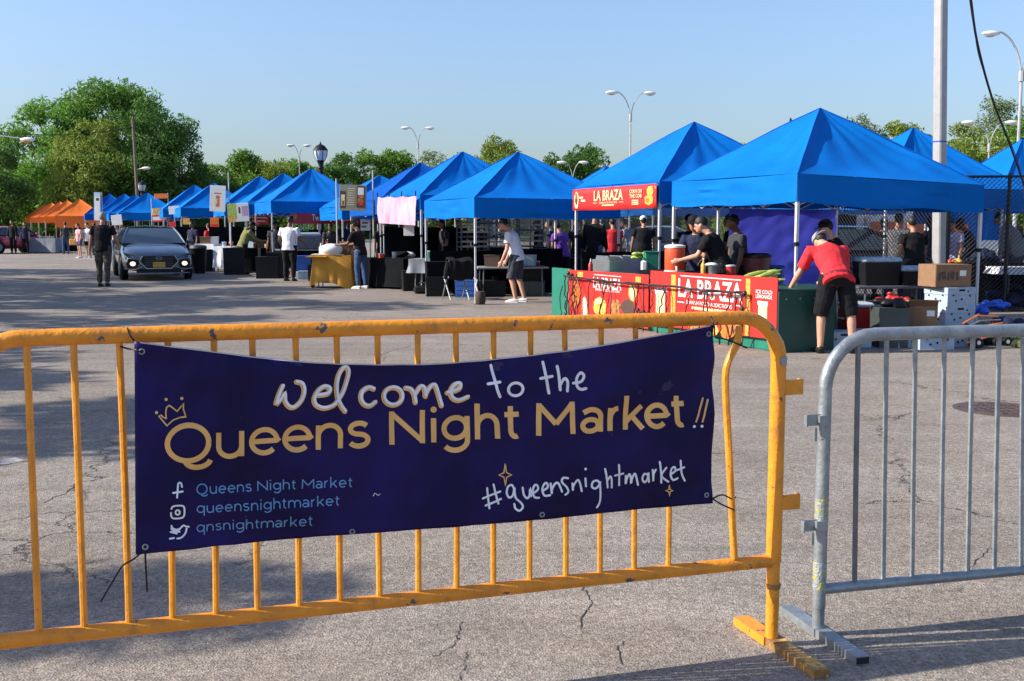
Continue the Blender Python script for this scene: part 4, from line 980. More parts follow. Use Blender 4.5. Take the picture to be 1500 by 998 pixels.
    # trousers or shorts
    if plen:
        mb = MB(); mb.loft([(tor(.03), .158*B+.008, .120*B+.008), (tor(-.03), .165*B+.01, .125*B+.01), (pel+V((0, 0, -.09)), .155*B+.012, .118*B+.012)], X, 16)
        for s, g in ((-1, legs[0]), (1, legs[1])):
            e, a, d2, _ = g; hp = pel+V((s*.09, 0, -.02))
            if plen <= .55: mb.tube([hp+V((0, 0, .03)), (hp+e)/2, hp+(e-hp)*(plen*2)], [.112*B, .100*B, .092], n)
            else: mb.tube([hp+V((0, 0, .03)), (hp+e)/2, e], [.108*B, .092*B, .076], n); mb.tube([e, (e+a)/2, e+(a-e)*.97], [.076, .068, .058], n)
        po = build('trousers' if plen > .55 else 'shorts', mb, K[pants], t, True); mod_fuse(po, vox, 2)
        dm = po.modifiers.new('folds', 'DISPLACE'); dm.texture = tx; dm.strength = .026; dm.mid_level = .5
    for s, g in ((-1, legs[0]), (1, legs[1])):
        e, a, d2, _ = g; mb = MB()
        mb.loft([(a+V((0, -.055, -.042)), .030, .034), (a+V((0, -.01, -.035)), .042, .046), (a+V((0, .08, -.050)), .046, .034), (a+V((0, .16, -.060)), .044, .026), (a+V((0, .195, -.066)), .022, .014)], X, 12)
        sh_ = build('shoe', mb, K[shoe], t, True)
        mb = MB(); mb.rbox((a.x, a.y+.07, a.z-.077), (.088, .262, .018), .006); build('sole', mb, K['shoe'] if shoe == 'shoe' else M['black'], sh_)
    if hair:
        mb = MB(); up = T
        mb.ell(hd+up*.028-hf*.018, (.081, .096, .104), 16, 10)
        if long: mb.loft([(hd+up*.02-hf*.05, .075, .05), (hd-up*.10-hf*.07, .085, .045), (hd-up*(.10+long)-hf*.085, .06, .03)], X, 12)
        ho = build('hair', mb, K[hair], t, True); mod_fuse(ho, max(vox*.8, .012), 1)
    if cap:
        mb = MB(); b_s = -1 if capback else 1
        prof = [(.088, .0), (.090, .03), (.082, .065), (.055, .092), (.02, .104), (.004, .106)]
        q = MB().lathe((0, 0, 0), prof, 16); Rm = Matrix((hr, hf, T)).transposed()
        mb.add([Rm @ V((v[0], v[1]*1.12, v[2]))+hd+T*.035 for v in q.v], q.f)
        br = []; 
        for i in range(9):
            a = math.pi*i/8; br.append(Rm @ V((.078*math.cos(a), b_s*(.06+.105*math.sin(a)), .012-.012*math.sin(a)))+hd+T*.03)
        up2 = [p+T*.008 for p in br]; m_ = len(br)
        mb.add(br+up2, [tuple(range(m_-1, -1, -1)), tuple(range(m_, 2*m_))]+[(i, (i+1) % m_, m_+(i+1) % m_, m_+i) for i in range(m_)])
        build('cap', mb, K[cap], t, True)
    if beltz: build('belt', MB().loft([(tor(beltz-.018), .182*B, .140*B), (tor(beltz+.018), .182*B, .140*B)], X, 20), K['belt'], t, True)
    t.scale = (k, k, k); return t
DN = (.12, .05, -1)
K['belt'] = cloth('dark_red_belt', (.22, .02, .035))
def people():
    P = lambda px, py: gp(px, py)
    person('man in a black t-shirt and dark camouflage trousers walking away beside the car', P(153, 420), 8, 1.83, 1, ((.20, -.06, -1), (.12, .10, -1)), ((.30, .05, -1), (.10, .7, -.7)), ((.02, .10, -1), (0, -.04, -1)), ((.02, -.16, -1), (0, -.30, -1)), 'tan', 'black', 'camo', .60, 1.0, 'shoeblk', 'greyhair', vox=.014, build_=1.12, head=.3)
    person('guard in a white shirt, black trousers and a cap seen from behind', P(425, 412), -12, 1.76, 2, ((.30, .05, -1), (.15, .8, -.5)), ((.30, .1, -1), (.1, .9, -.45)), skin='brown', shirt='white', pants='black', sleeve=.6, cap='black', vox=.015, build_=1.15, turn=35)
    person('person in an olive hooded top and black shorts bending over the stall table', P(357, 402), -55, 1.70, 22, ((.15, .7, -1), (.1, 1, -.35)), ((.15, .7, -1), (.1, 1, -.3)), skin='brown', shirt='olive', pants='black', sleeve=1.8, plen=.5, shoe='shoeblk', cap='black', vox=.015, hood=True, build_=1.12)
    person('person in dark clothes and jeans reaching into a bag behind the yellow table', P(529, 423), 62, 1.66, 10, ((.15, .6, -1), (.1, 1, -.1)), ((.15, .6, -1), (.1, 1, -.1)), skin='brown', shirt='black', pants='jeans', sleeve=.75, shoe='shoe', hair='hair', vox=.015, cap='black')
    person('man in a white t-shirt and grey shorts stooping under the blue canopy', P(757, 443), 75, 1.72, 16, ((.10, .05, -1), (.05, .45, -1)), ((.10, .15, -1), (.05, .5, -1)), ((.03, .20, -1), (0, -.22, -1)), ((.03, -.02, -1), (0, -.30, -1)), 'light', 'white', 'shortgrey', .62, .52, 'shoe', 'hair', vox=.014, build_=1.05, head=.8)
    g = person('man in a red polo shirt, black shorts and grey cap leaning over the counter', P(1222, 517), 6, 1.68, 46, ((.40, .30, -1), (.35, .45, -.9)), ((.30, .5, -1), (.0, .9, -.5)), ((.16, .12, -1), (.04, -.14, -1)), ((.20, -.06, -1), (.04, -.10, -1)), 'light', 'red', 'black', .85, .54, 'shoeblk', 'hair', vox=.0125, cap='greycap', build_=1.08, beltz=-.05, head=.5, capback=True, turn=10)
    person('man in a black t-shirt and black cap standing behind the red-shirted man', (4.40, 14.6), 62, 1.60, 16, skin='light', shirt='black', pants='charcoal', cap='black', vox=.015, turn=20)
    person('cook in a black t-shirt reaching forward with bare forearms behind the red counter', (2.95, 15.35), 68, 1.70, 24, ((.1, .55, -1), (.1, 1, -.25)), ((.1, .6, -1), (.1, 1, -.3)), skin='light', shirt='black', pants='black', sleeve=.7, vox=.014, build_=1.1, turn=10)
    person('cook in a striped apron and cap nearest the orange drink cooler', (2.72, 16.0), 150, 1.66, 12, ((.1, .6, -1), (.1, 1, -.4)), ((.1, .6, -1), (.1, 1, -.4)), skin='tan', shirt='navy', pants='black', cap='black', vox=.017)
    person('dark-dressed cook standing close to the white tent pole, in the shade', (3.35, 16.1), 100, 1.66, 6, skin='brown', shirt='charcoal', pants='black', vox=.017)
    # market crowd beyond the fence
    for lab, px, Y, f, h, kw in (
        ('person in a purple top behind the middle stalls, left of the red sign pole', 824, 24.5, 40, 1.62, dict(shirt='purple', pants='black', lean=14)),
        ('dark-haired person in black left of the second nearest tent', 846, 27, 150, 1.68, dict(shirt='black', pants='charcoal')),
        ('woman in a pale pink top among the stalls left of the second nearest tent', 856, 30, -30, 1.62, dict(shirt='pink', pants='black', long=.2)),
        ('tall person in a black jacket and jeans under the red eave sign', 870, 25.5, -20, 1.86, dict(shirt='black', pants='jeans', sleeve=1.9)),
        ('person in a bright red t-shirt facing away under the red eave sign', 897, 28, 10, 1.70, dict(shirt='red', pants='black', build_=1.1)),
        ('person in pale blue leaning at a stall under the red eave sign', 925, 30.5, 60, 1.75, dict(shirt='paleblue', pants='jeans', lean=18)),
        ('broad person in a black shirt with white cap under the red eave sign', 942, 27.5, 5, 1.74, dict(shirt='black', pants='black', build_=1.25, cap='white')),
        ('dark figure with bushy hair behind the chair stall', 650, 27.0, 120, 1.66, dict(shirt='charcoal', pants='black', long=.12)),
        ('dark figure in a wide hat behind the chair stall', 671, 28.0, 200, 1.70, dict(shirt='black', pants='black', cap='black')),
        ('person in a dark hooded top far behind the man in white', 806, 30.0, 80, 1.65, dict(shirt='navy', pants='black')),
        ('person in a black t-shirt behind the fence right of the black tubs', 1338, 18.9, 15, 1.66, dict(shirt='black', pants='charcoal', lean=6, build_=1.15, vox=.017)),
        ('person in grey with tied hair standing behind the man by the fence', 1312, 20.5, -40, 1.72, dict(shirt='grey', pants='charcoal')),
        ('person in a lilac-grey shirt and cap right of the thick pole behind the fence', 1396, 20.6, 120, 1.66, dict(shirt='lilac', pants='shortgrey', cap='charcoal', lean=10)),
        ('person in charcoal sitting behind the fence at the right edge', 1488, 21.0, 60, 1.85, dict(shirt='grey', pants='charcoal', lean=24, build_=1.35, sleeve=1.8, skin='light')),
        ('person in a white top behind the fence, between the parked car and the tubs', 1290, 22.5, 200, 1.66, dict(shirt='white', pants='jeans')),
        ):
        kw.setdefault('skin', 'tan'); kw.setdefault('vox', .020)
        person(lab, ((px-750)/F*Y, Y), f, h, group='market crowd', **kw)
    # far left crowd
    for lab, px, py, f, h, kw in (
        ('left of the two people in black standing near the red car', 20, 372, 170, 1.82, dict(shirt='black', pants='black', sleeve=1.8)),
        ('right one of the two people in black near the red car', 38, 372, 185, 1.72, dict(shirt='navy', pants='black', plen=1.0)),
        ('person in dark green leaning over the stall before the orange tents', 97, 372, 20, 1.72, dict(shirt='charcoal', pants='jeans')),
        ('woman in a pale pink top and denim shorts carrying a yellow bag', 117, 378, 140, 1.62, dict(shirt='pink', pants='jeans', plen=.35, long=.2, skin='light', shoe='shoe')),
        ('woman in a white top and black shorts walking beside the woman in pink', 130, 378, 160, 1.66, dict(shirt='white', pants='black', plen=.35, hair='hair', skin='light', shoe='shoe')),
        ('person in white seen between the man in black and the car', 171, 379, 200, 1.60, dict(shirt='white', pants='jeans', lean=8, shoe='shoe')),
        ('person in a dark top partly behind the windscreen pillar of the car', 181, 380, 160, 1.66, dict(shirt='charcoal', pants='black')),
        ('person in black in front of the white hanging sign far down the row', 140, 374, 40, 1.68, dict(shirt='black', pants='charcoal')),
        ('shopper in red among the stalls left of the olive hooded person', 308, 388, 60, 1.60, dict(shirt='red', pants='black')),
        ('vendor in dark clothes behind the white table with red print', 316, 384, 175, 1.66, dict(shirt='charcoal', pants='black', skin='brown')),
        ('vendor in black behind the steel warmer under the cake banner', 463, 392, 190, 1.66, dict(shirt='black', pants='black', skin='tan')),
        ('vendor in a dark cap behind the yellow table in the shade', 506, 397, 200, 1.68, dict(shirt='navy', pants='black', cap='black', skin='brown')),
        ('vendor in black with a red headscarf behind the olive hooded person', 381, 393, 170, 1.62, dict(shirt='black', pants='black', hair='hair', cap='red')),
        ):
        kw.setdefault('skin', 'tan'); kw.setdefault('vox', .024)
        person(lab, gp(px, py), f, h, group='people along the left row of stalls', **kw)
people()
q = gp(108, 377); o = build('tote_bag', MB().rbox((0, 0, .72), (.34, .12, .30), .03).tube([(-.1, 0, .85), (-.08, 0, 1.1), (.08, 0, 1.1), (.1, 0, .85)], .012, 5), K['yellow'], None); o.location = (q.x, q.y, 0); tag(o, 'mustard yellow tote bag held by the woman in pink', 'bag')

# ================================================================== cars
def car(label, pos, rz, paint, lit=True, name='parked_car'):
    t = thing(name, label, 'car', (pos[0], pos[1], 0), rz); V = Vector
    st = [(-2.42, .60, .60, .24), (-2.38, .74, .68, .20), (-2.22, .86, .76, .19), (-1.95, .905, .84, .19), (-1.5, .925, .93, .19), (-1.0, .93, 1.0, .18), (-.4, .925, 1.0, .18), (.4, .925, 1.0, .18), (1.1, .93, 1.03, .19), (1.7, .92, 1.06, .20), (2.1, .88, 1.06, .24), (2.35, .80, 1.0, .30), (2.42, .70, .80, .36)]
    n = 15; vs = []
    for y, w_, zt_, zb_ in st:
        h = zt_-zb_
        prof = [(0, zt_+.015), (.40, zt_+.012), (.70, zt_-.004), (.86, zt_-.04), (.95, zt_-.12), (.985, zt_-.25*h), (1.0, zb_+.52*h), (.985, zb_+.25*h), (.93, zb_+.04)]
        row = [(-a, z) for a, z in reversed(prof[1:])]+prof
        vs += [V((a*w_, y, z)) for a, z in row]
    m_ = 17; mb = MB(); fs = [(i*m_+k, i*m_+k+1, (i+1)*m_+k+1, (i+1)*m_+k) for i in range(len(st)-1) for k in range(m_-1)]
    fs += [tuple(range(m_-1, -1, -1)), tuple((len(st)-1)*m_+k for k in range(m_))]; fs += [(i*m_, (i+1)*m_, (i+1)*m_+m_-1, i*m_+m_-1) for i in range(len(st)-1)]
    mb.add(vs, fs); bd = build('body', mb, paint, t, True); sb = bd.modifiers.new('sub', 'SUBSURF'); sb.levels = 1; sb.render_levels = 1
    gl = mat('dark_tinted_glass', (.035, .055, .075), .06, var=.02, spec=.8, coat=.6)
    def pane(nm, q, m=gl): return build(nm, MB().quad(*q), m, t)
    ws = [(-.80, -1.08, 1.0), (.80, -1.08, 1.0), (.60, -.30, 1.40), (-.60, -.30, 1.40)]
    mb = MB(); mb.grid(8, 5, lambda u, v: V(((-.82+1.64*u)*(1-v)+(-.61+1.22*u)*v, (-1.12-.10*math.sin(math.pi*u))*(1-v)+(-.28-.06*math.sin(math.pi*u))*v, .99*(1-v)+1.415*v+.02*math.sin(math.pi*v)))); build('windscreen', mb, gl, t, True)
    mb = MB(); mb.grid(8, 5, lambda u, v: V(((-.78+1.56*u)*(1-v)+(-.60+1.20*u)*v, 1.80*(1-v)+.95*v, 1.05*(1-v)+1.41*v+.02*math.sin(math.pi*v)))); build('rear_window', mb, gl, t, True)
    for s in (-1, 1):
        mb = MB(); mb.grid(6, 3, lambda u, v: V((s*(.865*(1-v)+.625*v), (-.98+2.55*u)*(1-v)+(-.25+1.15*u)*v, 1.0*(1-v)+1.395*v))); build('side_window', mb, gl, t, True)
        build('pillar', MB().tube([(s*.84, -1.10, .985), (s*.74, -.72, 1.22), (s*.62, -.28, 1.415)], .028, 6), paint, t, True)
        build('pillar', MB().tube([(s*.86, .35, 1.0), (s*.63, .30, 1.40)], .03, 6), paint, t, True)
        build('pillar', MB().tube([(s*.83, 1.72, 1.05), (s*.72, 1.35, 1.26), (s*.61, .92, 1.41)], .045, 6), paint, t, True)
        mr = build('mirror', MB().ell((s*1.0, -.86, 1.04), (.10, .06, .07), 10, 6), paint, t, True); build('mirror_arm', MB().box((s*.91, -.86, 1.0), (.12, .04, .03)), M['black'], mr)
        for y in (-1.43, 1.40):
            w = build('wheel', MB().tube([(s*.74, y, .335), (s*.80, y, .335), (s*.93, y, .335), (s*.955, y, .335)], [.33, .335, .335, .30], 24), M['black'], t, True)
            mb = MB(); mb.tube([(s*.945, y, .335), (s*.962, y, .335)], [.21, .19], 20)
            for k in range(5): a = k*1.2566; mb.box((s*.966, y+.10*math.cos(a), .335+.10*math.sin(a)), (.012, .045, .20), 0, 0, -a+math.pi/2)
            build('rim', mb, M['galv'], w)
            build('wheel_arch', MB().tube([(s*.915, y+.385*math.cos(q), .33+.385*math.sin(q)) for q in [math.pi*i/12 for i in range(13)]], .018, 5), M['black'], t, True)
            build('arch_liner', MB().tube([(s*.86, y, .335), (s*.918, y, .335)], .375, 20), M['hole'], t)
        # headlamp slit, fog lamp in its dark bay
        hl = build('headlight', MB().add([(s*.44, -2.40, .665), (s*.80, -2.25, .735), (s*.885, -2.02, .79), (s*.86, -2.13, .70), (s*.78, -2.29, .645), (s*.46, -2.43, .61)], [(0, 1, 2, 3, 4, 5)]), mat('headlight_glass', (.12, .14, .16), .12, var=.3, coat=.6, scale=30), t)
        build('fog_bay', MB().add([(s*.47, -2.450, .55), (s*.76, -2.405, .60), (s*.83, -2.37, .48), (s*.80, -2.39, .33), (s*.56, -2.452, .36)], [(0, 1, 2, 3, 4)]), M['black'], t)
        build('fog_lamp', MB().ell((s*.665, -2.435, .46), (.075, .02, .060), 12, 6), mat('lit_fog_lamp', (.9, .85, .7), .2, emit=(1.0, .80, .50), estr=1.1) if lit else M['lampglass'], t, True)
        build('bumper_fin', MB().tube([(s*.88, -2.30, .33), (s*.62, -2.455, .30), (s*.42, -2.465, .38)], .014, 5), M['galv'], t)
    build('roof', MB().grid(8, 8, lambda u, v: V(((-.63+1.26*u)*(1-.02*math.sin(math.pi*v)), -.31+1.27*v, 1.415+.045*math.sin(math.pi*u)+.02*math.sin(math.pi*v)))), paint, t, True)
    hexa = [(-.30, .34), (.30, .34), (.47, .52), (.40, .66), (-.40, .66), (-.47, .52)]
    build('grille', MB().add([(x, -2.455+.03*(z-.34), z) for x, z in hexa], [tuple(range(6))]), M['black'], t)
    mb = MB()
    for z in (.40, .45, .50, .55, .60): mb.box((0, -2.462+.03*(z-.34), z), (.72+.1*(z-.4), .008, .008))
    gs = build('grille_slats', mb, M['galvdark'], t)
    pts = [(x*1.03, -2.463+.03*(z-.34), z) for x, z in ((-.40, .67), (-.49, .52), (-.31, .33), (.31, .33), (.49, .52), (.40, .67))]
    build('chrome_surround', MB().tube(pts, .014, 5), M['stainless'], t)
    build('lower_intake', MB().box((0, -2.43, .26), (1.15, .06, .09)), M['black'], t)
    build('bumper_lip', MB().tube([(-.80, -2.34, .205), (-.5, -2.46, .20), (.5, -2.46, .20), (.80, -2.34, .205)], .014, 5), M['galv'], t)
    build('number_plate', MB().box((0, -2.478, .43), (.32, .012, .15)), mat('amber_number_plate', (.55, .33, .05), .5, var=.3, scale=30), t)
    b_ = MB(); ring = [(.085*math.cos(q*math.pi/10), -2.47, .60+.042*math.sin(q*math.pi/10)) for q in range(21)]
    b_.tube(ring, .006, 4, False); b_.tube([(-.03, -2.472, .568), (-.045, -2.472, .632)], .006, 4); b_.tube([(.045, -2.472, .568), (.03, -2.472, .632)], .006, 4); b_.tube([(-.04, -2.472, .597), (.04, -2.472, .603)], .006, 4)
    build('badge', b_, M['stainless'], t)
    return t
cp = dict(
  slate=mat('slate_blue_metallic_paint', (.11, .145, .18), .22, .5, var=.04, coat=1.0),
  crimson=mat('crimson_car_paint', (.50, .05, .09), .25, .3, var=.04, coat=.8),
  darkp=mat('black_car_paint', (.02, .022, .026), .2, .3, var=.04, coat=1.0),
  silver=mat('silver_car_paint', (.42, .44, .47), .25, .6, var=.04, coat=.8))
fr = gp(233, 411); hd_ = rad(23)          # heading from -Y turned towards +X
car('slate blue saloon car with fog lamps lit driving towards the barrier', (fr.x-2.3*math.sin(hd_), fr.y+2.3*math.cos(hd_)), hd_, cp['slate'], True, 'saloon_car')
car('crimson car parked at the far left edge', ((-6-750)/F*58, 60), rad(150), cp['crimson'], False)
car('black car parked behind the fence, seen between the purple tarp and the tubs', ((1262-750)/F*21.5, 22.3), rad(75), cp['darkp'], False)
car('silver car parked behind the fence beyond the second nearest tent', ((985-750)/F*36, 37), rad(80), cp['silver'], False)

def truck():
    t = thing('box_truck', 'white hire truck with an orange band behind the fence at the right', 'truck', ((1345-750)/F*33, 33.5, 0), rad(8))
    build('cargo_box', MB().rbox((.2, 0, 1.75), (4.4, 2.3, 2.1), .04), M['white'], t)
    build('orange_band', MB().box((.2, -1.157, 1.32), (4.36, .010, .55)), mat('orange_red_band', (.70, .12, .04), .5), t)
    text('U', M['black'], t, -1.45, 2.05, .30, .36, -1.170, .03)
    build('cab', MB().rbox((-2.9, 0, 1.25), (1.7, 2.0, 1.5), .12), M['white'], t); build('cab_window', MB().box((-2.85, -1.004, 1.55), (1.0, .01, .5)), M['hole'], t)
    for x in (-2.8, 1.3):
        for s in (-1, 1):
            w = build('wheel', MB().tube([(x, s*.80, .42), (x, s*1.04, .42)], .42, 20), M['black'], t, True); build('hub', MB().tube([(x, s*1.045, .42), (x, s*1.055, .42)], .2, 14), M['galv'], w)
truck()
# ================================================================== the red-and-green counters
def counter():
    N_ = gp(1135, 517); Fp = gp(808, 461); d = (N_-Fp); d.z = 0; Lc = d.length; th = math.atan2(d.y, d.x)
    P0 = Vector((Fp.x, Fp.y, 0))
    def lx(px):          # photo x -> distance along the counter front
        u = (px-750)/F; dv = d.normalized(); return (P0.y*u-P0.x)/(dv.x-dv.y*u)
    def zz(px, py):
        u = (px-750)/F; t_ = lx(px); Y = P0.y+d.normalized().y*t_; return HC+(332-py)/F*Y
    t = thing('stall_counter', 'long green stall counter with two red food signs along its sunlit front', 'counter', P0, th)
    a, b = lx(834), lx(951); c_, e_ = lx(954), lx(1140)
    build('far_panel', MB().box(((0+a)/2, .03, .39), (a, .05, .775)), M['green'], t)
    build('counter_body', MB().rbox(((a+e_)/2-.01, .40, .345), (e_-a-.03, .70, .69), .01), M['green'], t)
    build('end_board', MB().box((e_+.012, .40, .355), (.02, .80, .71)), M['dkgreen'], t)  # shaded end of the green counter, its shade put into a darker green
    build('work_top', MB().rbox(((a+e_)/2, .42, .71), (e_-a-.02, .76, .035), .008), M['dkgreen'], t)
    for q in range(4): build('screw_head', MB().tube([(e_+.022, .10+.2*q, .62), (e_+.026, .10+.2*q, .62)], .012, 8), M['galv'], t)
    y0 = -.012
    def sign(x0, x1, z0a, z1a, z0b, z1b, lab):
        mb = MB(); mb.add([(x0, y0, z0a), (x1, y0, z0b), (x1, y0, z1b), (x0, y0, z1a), (x0, y0+.014, z0a), (x1, y0+.014, z0b), (x1, y0+.014, z1b), (x0, y0+.014, z1a)],
                          [(0, 1, 2, 3), (7, 6, 5, 4), (0, 4, 5, 1), (1, 5, 6, 2), (2, 6, 7, 3), (3, 7, 4, 0)])
        o = build('sign_panel', mb, M['red'], t); o['label'] = lab; return o
    s1 = sign(a, b, .03, .765, .03, .785, 'red sign with pictures of food dishes'); s2 = sign(c_, e_, .10, .845, .155, .865, 'red sign with lemonade glasses')
    yy = y0-.002
    def L_(s, m, par, px0, px1, py0, py1, bold=0, nm='lettering'):
        pm = (px0+px1)/2; x0, x1 = lx(px0), lx(px1); z1, z0 = zz(pm, py0), zz(pm, py1); text(s, m, par, (x0+x1)/2, (z0+z1)/2, x1-x0, z1-z0, yy, bold, nm)
    def R_(m, par, px0, px1, py0, py1, nm, e=0):
        pm = (px0+px1)/2; x0, x1 = lx(px0), lx(px1); z1, z0 = zz(pm, py0), zz(pm, py1)
        build(nm, MB().poly([(x0, yy+e, z0), (x1, yy+e, z0), (x1, yy+e, z1), (x0, yy+e, z1)]), m, par)
    def E_(m, par, px, py, rx, ry, nm, e=0, n=16):
        x, z = lx(px), zz(px, py); wx = lx(px+rx)-x; wz = zz(px, py-ry)-z; rg = random.Random(int(px*7+py))
        build(nm, MB().poly([(x+wx*math.cos(q*2*math.pi/n)*rg.uniform(.88, 1.1), yy+e, z+wz*math.sin(q*2*math.pi/n)*rg.uniform(.88, 1.1)) for q in range(n)]), m, par)
    # near sign
    for px in (984.5, 1094): R_(M['goldstrip'], s2, px, px+6.5, 402 if px < 1000 else 408, 470 if px < 1000 else 492, 'gold_strip')
    L_('LA BRAZA', M['white'], s2, 995, 1089, 411, 439, .018)
    R_(M['white'], s2, 998, 1087, 406.2, 407.6, 'white_rule'); R_(M['white'], s2, 994, 1004, 441.5, 443, 'white_rule'); R_(M['white'], s2, 1079, 1089, 447, 448.5, 'white_rule')
    L_('SPANISH FOOD ADDICTIONS', M['white'], s2, 1007, 1074, 443, 448.5, .005); 
    R_(M['cream'], s2, 1015, 1072, 452, 456, 'cream_bar')
    L_('ICE COLD\nLEMONADE', M['white'], s2, 1109, 1133, 424, 438, .008)
    for px in (1119.5, 969):
        f_ = 0 if px > 1000 else -16
        R_(M['cream'], s2, px-6.5, px+6.5, 446+f_, 484+f_, 'lemonade_glass'); R_(M['white'], s2, px-7.5, px+7.5, 441+f_, 447+f_, 'glass_rim', -.001)
    L_('LEMONADE', M['white'], s2, 960, 979, 421, 426, .008)
    for k, (px, py, rx, ry, m_) in enumerate(((1020, 478, 10, 9, 'foodbrown'), (1046, 483, 9, 9, 'foodyellow'), (1068, 485, 11, 12, 'redorange'), (1082, 482, 9, 10, 'foodbrown'))): E_(M[m_], s2, px, py, rx, ry, 'food_picture', -.0006*k)
    # far sign
    L_('LA BRAZA', M['white'], s1, 870, 911.5, 407, 423, .018); R_(M['white'], s1, 871, 911, 403, 404, 'white_rule')
    L_('SPANISH FOOD ADDICTIONS', M['white'], s1, 873, 909, 423.5, 427, .005)
    for px in (847, 932): R_(M['goldstrip'], s1, px, px+8, 398 if px < 900 else 405, 406 if px < 900 else 413, 'gold_strip')
    for k, (px, py, rx, ry, m_) in enumerate(((880, 449, 10, 14, 'foodyellow'), (878, 441, 5, 4, 'cream'), (903, 451, 8, 13, 'foodbrown'), (921, 450, 11, 12, 'fooddark'), (928, 428, 6, 13, 'goldstrip'), (928, 428, 4.2, 10, 'cream'), (858, 452, 5, 20, 'foodbrown'), (921, 486, 8, 6, 'foodyellow'), (846, 430, 6, 22, 'redorange'))):
        E_(M[m_], s1, px, py, rx, ry, 'food_picture', -.0006*k)
    R_(M['white'], s1, 856, 861, 436, 470, 'white_bar', -.006)
    # the string of cables slung before the signs: a thing of its own
    g = thing('cable_string', 'black cable slung along the red signs with many drooping loops', 'cable', P0, th)
    def cp_(px, py, y=-.09): return (lx(px), y, zz(px, py))
    def cable(pts, r=.009, nm='cable_loop', wob=.006):
        rg = random.Random(int(pts[0][0]*3+pts[-1][1])); Q = smooth_path([cp_(*p) for p in pts], 4)
        Q = [q+Vector((rg.uniform(-wob, wob), rg.uniform(-.02, .01), rg.uniform(-wob, wob))) for q in Q]; build(nm, MB().tube(Q, r, 5), M['cable'], g, True)
    cable([(833, 404), (850, 406), (880, 409), (920, 414), (957, 417), (1000, 420), (1040, 425), (1075, 427), (1101, 428)], .016, 'main_cable', .008)
    cable([(836, 404), (900, 412), (960, 416), (1030, 423), (1098, 430)], .009, 'main_cable', .014)
    rg = random.Random(8)
    for px in (836, 839, 843, 846, 850, 852): 
        cable([(px, 403), (px+rg.uniform(-3, 3), 425), (px+rg.uniform(-4, 4), 445), (px+rg.uniform(-3, 3), 470)], .010, wob=.03)
    cable([(832, 418), (828, 440), (831, 462), (838, 480)], .008)
    for pts in ([(853, 406), (860, 430), (854, 452), (858, 478)], [(872, 408), (870, 440), (872, 475)], [(893, 411), (890, 440), (886, 470)], [(900, 412), (904, 445), (902, 478)], [(897, 411), (888, 455), (890, 480)],
                [(934, 414), (940, 440), (934, 470), (925, 480), (905, 476)], [(944, 415), (942, 450), (941, 480)], [(950, 416), (952, 450), (950, 490)], [(962, 418), (965, 435), (962, 452), (950, 458), (943, 455)],
                [(981, 420), (979, 440), (975, 460), (972, 488)], [(983, 420), (986, 445), (985, 480)], [(1022, 423), (1018, 440), (1013, 460), (1008, 490)], [(1043, 425), (1040, 450), (1036, 475), (1035, 495)],
                [(1045, 425), (1046, 450), (1048, 480), (1050, 505)], [(1080, 427), (1078, 445), (1074, 462), (1080, 500)], [(1086, 427), (1088, 445), (1086, 470), (1078, 505)], [(1100, 430), (1096, 445), (1098, 470), (1094, 500), (1082, 512), (1068, 508)],
                [(1100, 430), (1103, 450), (1098, 452), (1099, 478), (1096, 500), (1086, 510)], [(1063, 463), (1066, 480), (1064, 505)], [(880, 481), (905, 485), (930, 489)], [(1046, 505), (1070, 508), (1084, 511)]):
        cable(pts, .010, wob=.012)
    for px, py in ((840, 400), (845, 402), (1100, 429), (1097, 452), (1094, 503), (943, 454), (951, 456)):
        x, y, z = cp_(px, py); build('cable_knot', MB().ell((x, y, z), (.035, .03, .035), 8, 6), M['cable'], g, True)
    return P0, th, lx, zz
CP, CTH, CLX, CZZ = counter()

